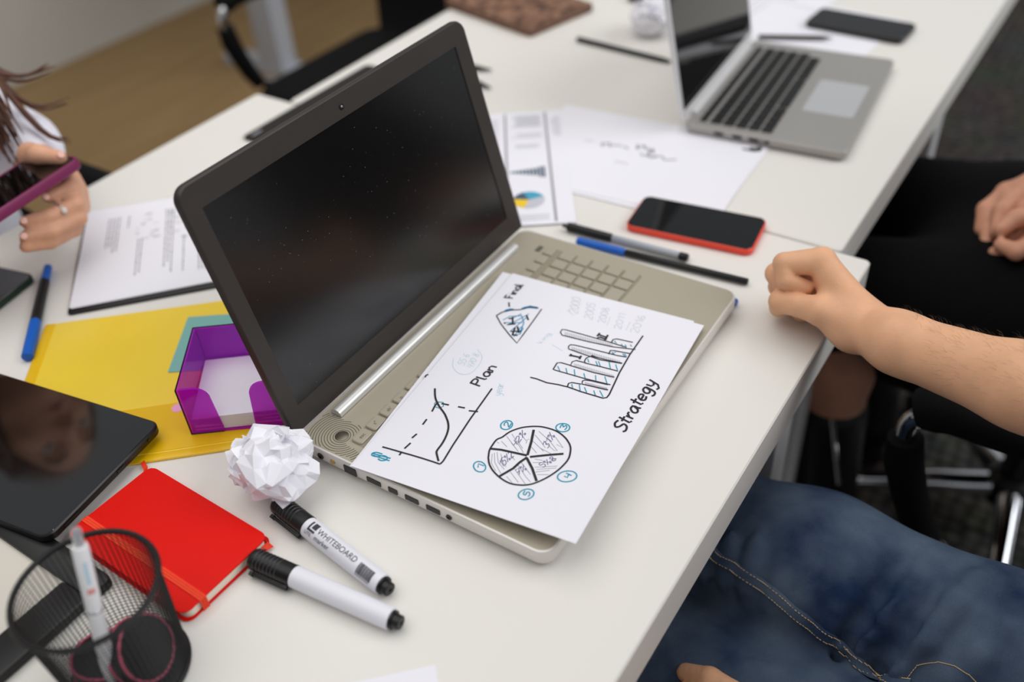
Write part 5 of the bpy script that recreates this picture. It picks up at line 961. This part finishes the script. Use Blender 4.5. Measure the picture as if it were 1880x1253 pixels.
thumb_r = chain([(.363, -.082, .044), (.366, -.060, .0405), (.3715, -.041, .0345)], [.0146, .0114, .0122], .0018) + chain([(.3715, -.041, .0345), (.383, -.036, .0165)], [.0122, .0092], .0018)
idx_r = chain([MC[0], (.386, -.034, .0685)], [.0138, .0110], .003) + chain([(.386, -.034, .0685), (.3765, -.041, .0565)], [.0110, .0094], .0012) + chain([(.3765, -.041, .0565), (.3835, -.059, .0500)], [.0094, .0078], .0012)
mid_r = chain([MC[1], (.394, -.026, .0485)], [.0138, .0115], .004) + chain([(.394, -.026, .0485), (.386, -.040, .0375), (.396, -.056, .034)], [.0112, .0098, .0085], .002)
rin_r = chain([MC[2], (.399, -.029, .0305)], [.0132, .0110], .004) + chain([(.399, -.029, .0305), (.390, -.044, .0215), (.400, -.057, .020)], [.0108, .0095, .0085], .002)
pin_r = chain([MC[3], (.402, -.043, .0115)], [.0125, .0095], .004) + chain([(.402, -.043, .0115), (.394, -.056, .0105), (.402, -.066, .011)], [.0092, .0085, .0078], .002)
arm_l = [cone((-.035, -.68, .275), (-.075, -.43, .03), .054, .042, .02), cone((-.075, -.43, .03), (.002, -.250, -.156), .040, .026, .02)]
hand_l = [cone((.002, -.250, -.156), (.020 + .019 * k, -.164 + .004 * k, -.176 + .002 * k), .023, .0135, .010) for k in range(4)]
for k in range(4):
    b = (.020 + .019 * k, -.164 + .004 * k, -.176 + .002 * k)
    hand_l += chain([b, (b[0] + .006, b[1] + .040, b[2] - .003), (b[0] + .008, b[1] + .064, b[2] - .016)], [.0125, .0108, .0088], .003)
hand_l += chain([(.012, -.230, -.160), (.074, -.196, -.160), (.088, -.166, -.158)], [.016, .012, .0095], .004)
torso = [cone((.09, -.60, -.13), (.085, -.675, .14), .105, .115, .05), cone((.21, -.60, -.13), (.215, -.675, .14), .105, .115, .05), cone((-.02, -.685, .275), (.32, -.685, .275), .062, .062, .05), cone((.15, -.685, .28), (.15, -.665, .40), .060, .052, .03)]
HM = (.15, -.635, .50)
body_m = torso + arm_r + arm_l + face(HM, 1) + hand_r + thumb_r + idx_r + mid_r + rin_r + pin_r + hand_l
blob('body', body_m, axis([(-.17, -.02, .010), (-.02, .11, .0035), (.11, .26, .010), (.26, .345, .004), (.345, .43, .0015), (.43, .48, .01)]), axis([(-.86, -.44, .010), (-.44, -.30, .006), (-.30, -.13, .0032), (-.13, -.010, .0015), (-.010, .06, .008)]),
     axis([(-.24, -.205, .01), (-.205, -.12, .004), (-.12, -.07, .006), (-.07, 0, .006), (0, .09, .0015), (.09, .14, .005), (.14, .66, .009)]), 'skin', man, OM, relax=1)
hr = random.Random(12); hmb = MB(); armp = arm_r
for i in range(520):
    t = hr.random(); a0 = np.array((.350, -.165, .045)); a1 = np.array((.300, -.345, .072)); c = a0 + (a1 - a0) * t; an = hr.uniform(-.3, pi * .95)
    q, n = proj_surf(armp, c + np.array((.045 * cos(an), .02 * cos(an), .045 * sin(an))))
    d = n * .55 + np.array((.28, .75, -.1)) * hr.uniform(.6, 1.1) + np.array([hr.uniform(-.3, .3) for _ in range(3)]); d /= np.linalg.norm(d); l = hr.uniform(.004, .009); q = q - np.array(OM)
    hmb.tube([tuple(q), tuple(q + d * l * .6), tuple(q + d * l + np.array((0, .2 * l, -.25 * l)))], [.00006, .00005, .00002], 3)
ah = obj('arm_hair', hmb, 'arm_hair', man, 0); ah['kind'] = 'stuff'
face_parts(man, HM, 1, OM)
shirt = grow(torso[:3], .009) + [cone((.335, -.68, .275), (.315, -.54, .18), .066, .060, .03), cone((-.035, -.68, .275), (-.055, -.55, .15), .066, .060, .03), cone((.15, -.685, .28), (.15, -.680, .335), .070, .064, .03)]
blob('t_shirt', shirt, axis([(-.2, .5, .009)]), axis([(-.86, -.42, .009)]), axis([(-.28, .41, .009)]), 'cloth_charcoal', man, OM)
hair = [ell((.15, -.655, .535), (.082, .098, .092), .01), ell((.15, -.69, .49), (.078, .068, .08), .02), ell((.15, -.525, .49), (.09, .075, .075), .015, True)]
blob('hair', hair, axis([(.04, .26, .006)]), axis([(-.79, -.53, .006)]), axis([(.38, .66, .006)]), 'hair_dark', man, OM)
# jeans
jr = [cone((.07, -.575, -.175), (.23, -.575, -.175), .118, .118, .03), cone((.09, -.585, -.12), (.21, -.585, -.12), .118, .118, .03),
      cone((.232, -.55, -.200), (.250, -.33, -.199), .098, .0820, .04), cone((.250, -.33, -.199), (.254, -.15, -.193), .0820, .0800, .03), cone((.254, -.15, -.193), (.258, .03, -.206), .0800, .068, .03),
      cone((.258, .03, -.208), (.262, .03, -.64), .066, .058, .02),
      cone((.068, -.55, -.205), (.100, -.30, -.245), .100, .086, .04), cone((.100, -.30, -.245), (.122, .03, -.272), .086, .080, .03), cone((.122, .03, -.272), (.118, -.01, -.64), .066, .058, .02)]
rg = []
for (y, a0, a1, dy, r) in ((-.068, 118, 168, -.012, .0060), (-.088, 122, 166, -.010, .0055), (-.108, 116, 166, -.006, .0065), (-.130, 124, 168, .000, .0055), (-.152, 112, 168, .004, .0070), (-.178, 120, 172, .008, .0060), (-.205, 110, 172, .012, .0075), (-.238, 60, 185, .020, .0090), (-.275, 90, 190, .024, .0090)):
    R0 = .0800 + (-.15 - y) * .015; c = (.2535, -.194 - .015 * (-.12 - y))
    pts = [(c[0] + (R0 - .001) * cos(radians(a)), y + dy * (a - 180) / 40, c[1] + (R0 - .001) * sin(radians(a))) for a in np.linspace(a0, a1, 6)]
    r *= 1.3; rg += chain(pts, [r * .3, r * .8, r, r, r * .8, r * .3], .009)
gv = []
for (y, a0, a1, r) in ((-.221, 75, 185, .0075), (-.256, 95, 188, .006)):
    R0 = .0815 + (-.15 - y) * .015; c = (.2535, -.194 - .015 * (-.12 - y))
    pts = [(c[0] + (R0 + .001) * cos(radians(a)), y + .0003 * (a - 100), c[1] + (R0 + .001) * sin(radians(a))) for a in np.linspace(a0, a1, 6)]
    gv += [('c', q[1], q[2], q[3], q[4], q[5], True) for q in chain(pts, [r * .3, r * .8, r, r, r * .8, r * .3], .010)]
jeans = jr + rg + gv
blob('jeans', jeans, axis([(-.11, .14, .009), (.14, .36, .0034), (.36, .39, .009)]), axis([(-.74, -.42, .009), (-.42, -.05, .0034), (-.05, .16, .007)]), axis([(-.68, -.30, .011), (-.30, -.09, .0034), (-.09, .03, .009)]), 'denim', man, OM, relax=1)
# inner seam with two rows of stitching
sp = []
raw = [(.196, .02, -.118), (.192, -.02, -.126), (.1885, -.055, -.1375), (.1888, -.0885, -.147), (.1835, -.1291, -.1495), (.1761, -.1753, -.1615), (.1723, -.2088, -.1734), (.1660, -.240, -.183), (.155, -.275, -.195)]
dense = []
for i in range(len(raw) - 1):
    for t in range(8): dense.append(np.array(raw[i]) + (np.array(raw[i + 1]) - np.array(raw[i])) * t / 8)
for q in dense: sp.append(proj_surf(jeans, q))
PS = np.array([q[0] + q[1] * .0022 for q in sp]); NS = np.array([q[1] for q in sp])
for _ in range(3): PS[1:-1] = (PS[:-2] + PS[1:-1] * 2 + PS[2:]) / 4; NS[1:-1] = (NS[:-2] + NS[1:-1] * 2 + NS[2:]) / 4
sp = [(p, n / np.linalg.norm(n)) for p, n in zip(PS, NS)]
rows_ = []
mbS = MB(); L = []; st1 = MB(); 
for i, (p, n) in enumerate(sp):
    t = sp[min(i + 1, len(sp) - 1)][0] - sp[max(i - 1, 0)][0]; t /= np.linalg.norm(t); b = np.cross(n, t); p = p - np.array(OM)
    hmp = .0030 + .0007 * sin(i * 1.4)
    L.append([tuple(p - b * .0060 - n * .001), tuple(p - b * .0050 + n * hmp * .8), tuple(p + n * hmp), tuple(p + b * .0050 + n * hmp * .8), tuple(p + b * .0060 - n * .001)]); rows_.append((p, n, t, b, hmp))
mbS.loops(L); obj('inner_seam', mbS, 'denim', man, 60)
for s in (-1, 1):
    for i in range(len(rows_) - 1):
        for u in (.25, .75):
            p0 = rows_[i][0] * (1 - u) + rows_[i + 1][0] * u; n, t, b, h = rows_[i][1:]
            c = p0 + b * .0042 * s + n * (h * .95)
            st1.tube([tuple(c - t * .0010), tuple(c + t * .0010)], .00042, 4)
sto = obj('seam_stitching', st1, 'thread', man, 0); sto['kind'] = 'stuff'
fp = [proj_surf(jeans, q) for q in [(.163, -.258, -.172), (.1695, -.266, -.150), (.1766, -.2752, -.1400), (.1806, -.2889, -.1370), (.1778, -.3029, -.1380), (.172, -.315, -.142)]]
stc = MB()
for i in range(len(fp) - 1):
    for u in np.linspace(0, 1, 9)[:-1]:
        q, n = proj_surf(jeans, fp[i][0] * (1 - u) + fp[i + 1][0] * u); tt = fp[i + 1][0] - fp[i][0]; tt /= np.linalg.norm(tt); q = q - np.array(OM) + n * .0006
        stc.tube([tuple(q - tt * .0011), tuple(q + tt * .0011)], .0004, 4)
so2 = obj('fly_stitching', stc, 'thread', man, 0); so2['kind'] = 'stuff'
for cx_ in (.262, .118):
    y0 = .03 if cx_ > .2 else -.01
    blob('shoe', [cone((cx_, y0 - .02, -.695), (cx_ + .005, y0 + .14, -.708), .040, .032, .03), cone((cx_, y0, -.69), (cx_, y0, -.64), .042, .044, .02), cone((cx_, y0 - .03, -.722), (cx_ + .005, y0 + .15, -.722), .017, .017, .01)],
         axis([(cx_ - .08, cx_ + .08, .006)]), axis([(y0 - .12, y0 + .22, .006)]), axis([(-.745, -.58, .006)]), 'leather_black', man, OM)

# ---------------------------------------------------------------- person in black
OB = (.83, -.52, -Z0)
wb = thing('person', 'person in black with clasped hands seated at the far table', 'person', (.83, -.52, 0))
legs_b = []
for kx, ax in ((.720, .745), (.975, .985)):
    legs_b += [cone((kx, .02, -.20), (kx + .012, -.035, -.33), .052, .050, .03), cone((kx + .012, -.035, -.33), (ax, -.065, -.63), .050, .034, .03), cone((.83 + (kx - .85) * .6, -.48, -.17), (kx, .02, -.20), .075, .052, .03)]
fb = lambda pts, r, k=.004: chain(pts, r, k)
hands_b = [cone((.875, -.285, -.03), (.836, -.208, -.037), .026, .021, .012), cone((.836, -.208, -.037), (.829, -.176, -.047), .021, .014, .01), cone((.836, -.208, -.037), (.805, -.185, -.045), .021, .014, .01)]
hands_b += fb([(.829, -.176, -.047), (.799, -.160, -.060), (.776, -.164, -.076)], [.0115, .0100, .0082]) + fb([(.815, -.180, -.046), (.788, -.168, -.066), (.753, -.177, -.082)], [.0115, .0100, .0082]) + fb([(.806, -.188, -.042), (.781, -.179, -.047), (.755, -.183, -.062)], [.0115, .0105, .0085]) + fb([(.80, -.20, -.05), (.775, -.19, -.07), (.757, -.19, -.085)], [.011, .0095, .0078])
hands_b += [cone((.790, -.315, -.035), (.792, -.225, -.045), .026, .022, .012)] + fb([(.800, -.232, -.040), (.757, -.198, -.040), (.735, -.188, -.046)], [.013, .0112, .0090]) + fb([(.778, -.24, -.05), (.735, -.228, -.052), (.712, -.213, -.056), (.722, -.194, -.058)], [.0125, .0112, .0105, .0085]) + fb([(.778, -.23, -.06), (.738, -.215, -.068), (.728, -.190, -.075)], [.0125, .0105, .0085]) + fb([(.79, -.22, -.068), (.755, -.205, -.082), (.745, -.18, -.088)], [.012, .010, .0085])
torso_b = [cone((.78, -.535, -.12), (.785, -.56, .14), .10, .105, .05), cone((.88, -.535, -.12), (.875, -.56, .14), .10, .105, .05), cone((.69, -.565, .26), (.97, -.565, .26), .052, .052, .05), cone((.83, -.56, .28), (.83, -.54, .38), .050, .045, .03)]
arms_b = [cone((.97, -.565, .25), (1.02, -.44, .0), .047, .040, .03), cone((1.02, -.44, .0), (.885, -.30, -.028), .038, .029, .02), cone((.69, -.565, .25), (.66, -.46, .0), .047, .040, .03), cone((.66, -.46, .0), (.785, -.325, -.033), .038, .029, .02)]
HB = (.83, -.51, .48)
blob('body', torso_b + arms_b + legs_b + face(HB, 1) + hands_b, axis([(.60, .70, .011), (.70, .86, .003), (.86, 1.08, .010)]), axis([(-.76, -.34, .011), (-.34, -.14, .003), (-.14, .09, .009)]), axis([(-.70, -.12, .011), (-.12, 0, .003), (0, .64, .010)]), 'skin_b', wb, OB)
face_parts(wb, HB, 1, OB)
clo = grow(torso_b[:3], .010) + grow([cone((p[1][0], p[1][1], p[1][2]), (p[2][0], p[2][1], p[2][2]), p[3], p[4], p[5]) for p in arms_b], .009)
blob('black_top', clo, axis([(.58, 1.10, .009)]), axis([(-.72, -.26, .009)]), axis([(-.28, .36, .009)]), 'cloth_black', wb, OB)
pants = [cone((.75, -.53, -.165), (.91, -.53, -.165), .118, .118, .03), cone((.755, -.50, -.172), (.735, -.2, -.172), .105, .094, .04), cone((.735, -.2, -.172), (.720, .02, -.195), .094, .074, .03), cone((.905, -.50, -.172), (.955, -.2, -.172), .105, .094, .04), cone((.955, -.2, -.172), (.975, .02, -.195), .094, .076, .03), cone((.84, -.48, -.19), (.845, -.14, -.19), .085, .072, .05),
         cone((.720, .02, -.195), (.722, .01, -.225), .074, .072, .02), cone((.975, .02, -.195), (.978, .01, -.225), .076, .072, .02)]
blob('black_shorts', pants, axis([(.58, 1.10, .008)]), axis([(-.68, .12, .008)]), axis([(-.38, -.02, .008)]), 'cloth_black', wb, OB)
hb_ = [ell((.83, -.53, .515), (.084, .100, .094), .01), ell((.83, -.57, .43), (.082, .062, .13), .03), ell((.83, -.40, .47), (.09, .075, .08), .015, True)]
blob('hair', hb_, axis([(.72, .94, .007)]), axis([(-.68, -.40, .007)]), axis([(.26, .64, .007)]), 'hair_dark', wb, OB)
for ax in (.742, .985):
    bo = blob('boot', [cone((ax - .007, -.042, -.418), (ax, -.064, -.64), .053, .046, .02), cone((ax, -.064, -.64), (ax, -.06, -.69), .046, .042, .02), cone((ax, -.05, -.695), (ax + .005, .09, -.712), .040, .030, .025), cone((ax, -.09, -.722), (ax + .005, .10, -.724), .019, .017, .01)],
         axis([(ax - .09, ax + .09, .006)]), axis([(-.16, .17, .006)]), axis([(-.75, -.35, .006)]), 'leather_black', wb, OB)
    if ax < .8:
        obj('zipper', MB().tube([(ax - .060 - OB[0], -.056 - OB[1], -.385 - OB[2]), (ax - .052 - OB[0], -.085 - OB[1], -.52 - OB[2])], [.004, .0025], 8), 'chrome', bo)

# ---------------------------------------------------------------- person with the purple phone
OW = (.08, 1.12, -Z0)
ww = thing('person', 'person in a white blouse with long brown hair holding a phone', 'person', (.08, 1.12, 0))
HW = (.08, 1.022, .435)
torso_w = [cone((.03, 1.14, -.20), (.035, 1.13, .08), .095, .095, .05), cone((.13, 1.14, -.20), (.125, 1.13, .08), .095, .095, .05), cone((-.05, 1.12, .19), (.21, 1.12, .19), .047, .047, .05), cone((.08, 1.11, .20), (.08, 1.055, .335), .046, .043, .03)]
arm_w = [cone((.20, 1.12, .185), (.205, 1.02, .040), .042, .034, .03), cone((.205, 1.02, .040), (.140, .805, .085), .033, .0235, .02), cone((-.06, 1.12, .185), (-.14, 1.02, .04), .044, .038, .03), cone((-.14, 1.02, .04), (-.045, .80, .075), .036, .025, .02)]
hand_w = [cone((.140, .805, .085), (.131, .728, .090), .022, .013, .01), cone((.140, .805, .085), (.130, .722, .074), .022, .0135, .01), cone((.140, .805, .085), (.124, .718, .058), .021, .0130, .01)]
hand_w += chain([(.131, .726, .092), (.117, .703, .090), (.090, .707, .092)], [.0112, .0094, .0074], .003) + chain([(.130, .722, .079), (.108, .690, .078), (.074, .692, .080), (.052, .700, .083)], [.0112, .0096, .0086, .0072], .003) + chain([(.126, .718, .066), (.102, .685, .064), (.066, .685, .067), (.042, .693, .072)], [.0108, .0092, .0084, .0070], .003) + chain([(.120, .722, .054), (.096, .692, .051), (.062, .688, .054), (.036, .692, .062)], [.0100, .0086, .0076, .0064], .003)
hand_w += chain([(.135, .795, .088), (.118, .765, .118), (.112, .735, .128), (.120, .708, .1265)], [.016, .0125, .0105, .0085], .006)
hand_w += [cone((-.045, .80, .075), (-.04, .735, .080), .022, .016, .01)] + chain([(-.05, .73, .085), (-.045, .69, .088), (-.02, .675, .090)], [.0115, .0098, .0078], .004) + chain([(-.045, .73, .066), (-.03, .69, .066), (-.005, .685, .070)], [.0115, .0098, .0078], .004) + chain([(-.03, .79, .085), (-.02, .76, .115), (.0, .735, .124)], [.014, .011, .0085], .005)
blob('body', torso_w + arm_w + face(HW, -1) + hand_w, axis([(-.20, -.07, .010), (-.07, .16, .0033), (.16, .33, .010)]), axis([(.66, .83, .0033), (.83, 1.28, .0095)]), axis([(-.30, .03, .011), (.03, .14, .0033), (.14, .30, .01), (.30, .58, .005)]), 'skin_c', ww, OW)
face_parts(ww, HW, -1, OW)
bl_ = grow(torso_w[:3], .011) + grow([arm_w[0], arm_w[2]], .012) + [cone((.205, 1.02, .040), (.147, .832, .083), .040, .034, .03), cone((-.14, 1.02, .04), (-.055, .825, .074), .050, .040, .03), cone((.150, .838, .082), (.146, .818, .084), .038, .033, .02), cone((.180, .91, .080), (.165, .87, .085), .037, .040, .03)]
blob('blouse', bl_, axis([(-.24, .36, .008)]), axis([(.74, 1.30, .008)]), axis([(-.33, .27, .008)]), 'blouse', ww, OW)
hw_ = [ell((.08, 1.045, .468), (.084, .100, .096), .01), ell((.08, 1.115, .36), (.085, .050, .16), .03), ell((.08, .905, .425), (.078, .085, .105), .015, True)]
blob('hair', hw_, axis([(-.03, .19, .006)]), axis([(.92, 1.19, .006)]), axis([(.16, .60, .006)]), 'hair_brown', ww, OW)
rnd = random.Random(8); hs = MB()
def lock(P, r, n=6):
    P = [np.array(p) - np.array(OW) for p in P]; Q = []; m = len(P)
    for i in range(m - 1):
        p0 = P[max(i - 1, 0)]; p1 = P[i]; p2 = P[i + 1]; p3 = P[min(i + 2, m - 1)]
        for t in (0, .25, .5, .75): Q.append(.5 * (2 * p1 + (p2 - p0) * t + (2 * p0 - 5 * p1 + 4 * p2 - p3) * t * t + (3 * p1 - p0 - 3 * p2 + p3) * t ** 3))
    Q.append(P[-1]); k = len(Q) - 1
    hs.tube([tuple(q) for q in Q], [r * (.8 + .3 * sin(pi * i / k)) * (1 - .85 * max(0, (i / k - .6) / .4) ** 1.5) for i in range(k + 1)], n)
j = lambda s: rnd.uniform(-s, s)
for i in range(95):
    e = (j(.024), j(.030), j(.030)); w = j(.012)
    lock([(.145 + j(.012), 1.02 + j(.03), .47 + j(.03)), (.150 + j(.014), .975 + j(.02), .38 + j(.02)), (.136 + e[0] * .5 + w, .925 + e[1] * .5, .29), (.118 + e[0] - w, .865 + e[1], .205 + e[2] * .3), (.100 + e[0] * 1.1, .805 + e[1] * 1.0, .130 + e[2])], rnd.uniform(.0030, .0060))
for (a, b) in (((.185, .855, .165), (.222, .840, .168)), ((.18, .835, .135), (.215, .820, .128)), ((.16, .80, .12), (.175, .775, .105))):
    for q in range(4): lock([(.150 + j(.006), .94, .31), (.152 + j(.006), .90, .24), (.160 + j(.006), .875, .19), (a[0] + j(.004), a[1], a[2] + j(.004)), (b[0] + j(.006), b[1], b[2] + j(.006))], .0028)
for i in range(36):
    lock([(.012 + j(.012), 1.03 + j(.03), .47 + j(.03)), (.004 + j(.014), 1.0 + j(.02), .37 + j(.02)), (.0 + j(.02), .985 + j(.02), .28), (-.005 + j(.02), .98 + j(.02), .2), (-.005 + j(.02), .98 + j(.02), .12 + j(.03))], rnd.uniform(.003, .006))
ho = obj('hair_locks', hs, 'hair_brown', ww, 180); ho['kind'] = 'stuff'
blob('trousers', [cone((.0, 1.15, -.20), (.16, 1.15, -.20), .115, .115, .03), cone((.0, 1.12, -.20), (-.02, .72, -.21), .09, .066, .03), cone((.16, 1.12, -.20), (.19, .72, -.21), .09, .066, .03), cone((-.02, .72, -.21), (-.02, .74, -.70), .066, .045, .03), cone((.19, .72, -.21), (.19, .74, -.70), .066, .045, .03)], axis([(-.14, .30, .01)]), axis([(.62, 1.30, .01)]), axis([(-.76, -.06, .011)]), 'cloth_black', ww, OW)
obj('ring', torus(.0088, .0012, 0, 20, 6), 'pen_silver', ww, 180, (.088 - OW[0], .6912 - OW[1], .0792 - OW[2]), (0, radians(90), radians(8)))
obj('ring_stone', MB().lathe([(.0028, 0), (.0034, .0015), (.0018, .0035), (0, .0036)], 10, TR(.088 - OW[0], .6822 - OW[1], .083 - OW[2]) @ RX(pi * .4)), 'eye_white', ww)
for (c_, ry_) in (((.0860, .7035, .0960), 0), ((.0490, .6965, .0875), 0), ((.0385, .689, .0760), 0), ((.1195, .7020, .1320), .3)):
    obj('fingernail', MB().lathe([(.0042, 0), (.0038, .0012), (0, .0018)], 12, TR(c_[0] - OW[0], c_[1] - OW[1], c_[2] - OW[2]) @ RX(pi * .3)), 'nail', ww)
# her phone, held in the hand
pc = thing('phone', 'phone in a purple case held by the person in white', 'phone', (.0560, .7175, .1130 + Z0)); pc.rotation_euler = (radians(-7), radians(0), radians(9.9))
obj('case', MB().slab(.152, .077, .012, [(-.006, .002), (-.004, 0), (.0045, 0), (.0062, .0012), (.0062, .0035), (.0052, .0036)], n=6), 'purple_case', pc)
obj('screen', MB().slab(.1445, .0695, .009, [(.0050, 0), (.0056, .0003)], n=5), 'glass_black', pc)
dg_ = thing('phone', 'dark green phone lying on the table below the held purple phone', 'phone', (-.035, .742, Z0), radians(12))
mat('green_case', (26, 46, 34), 0.4)
obj('body', MB().bslab(.15, .075, .010, .0003, .009, .0015, n=5), 'green_case', dg_); obj('screen', MB().slab(.146, .071, .009, [(.0088, 0), (.0093, .0003)], n=5), 'glass_black', dg_)
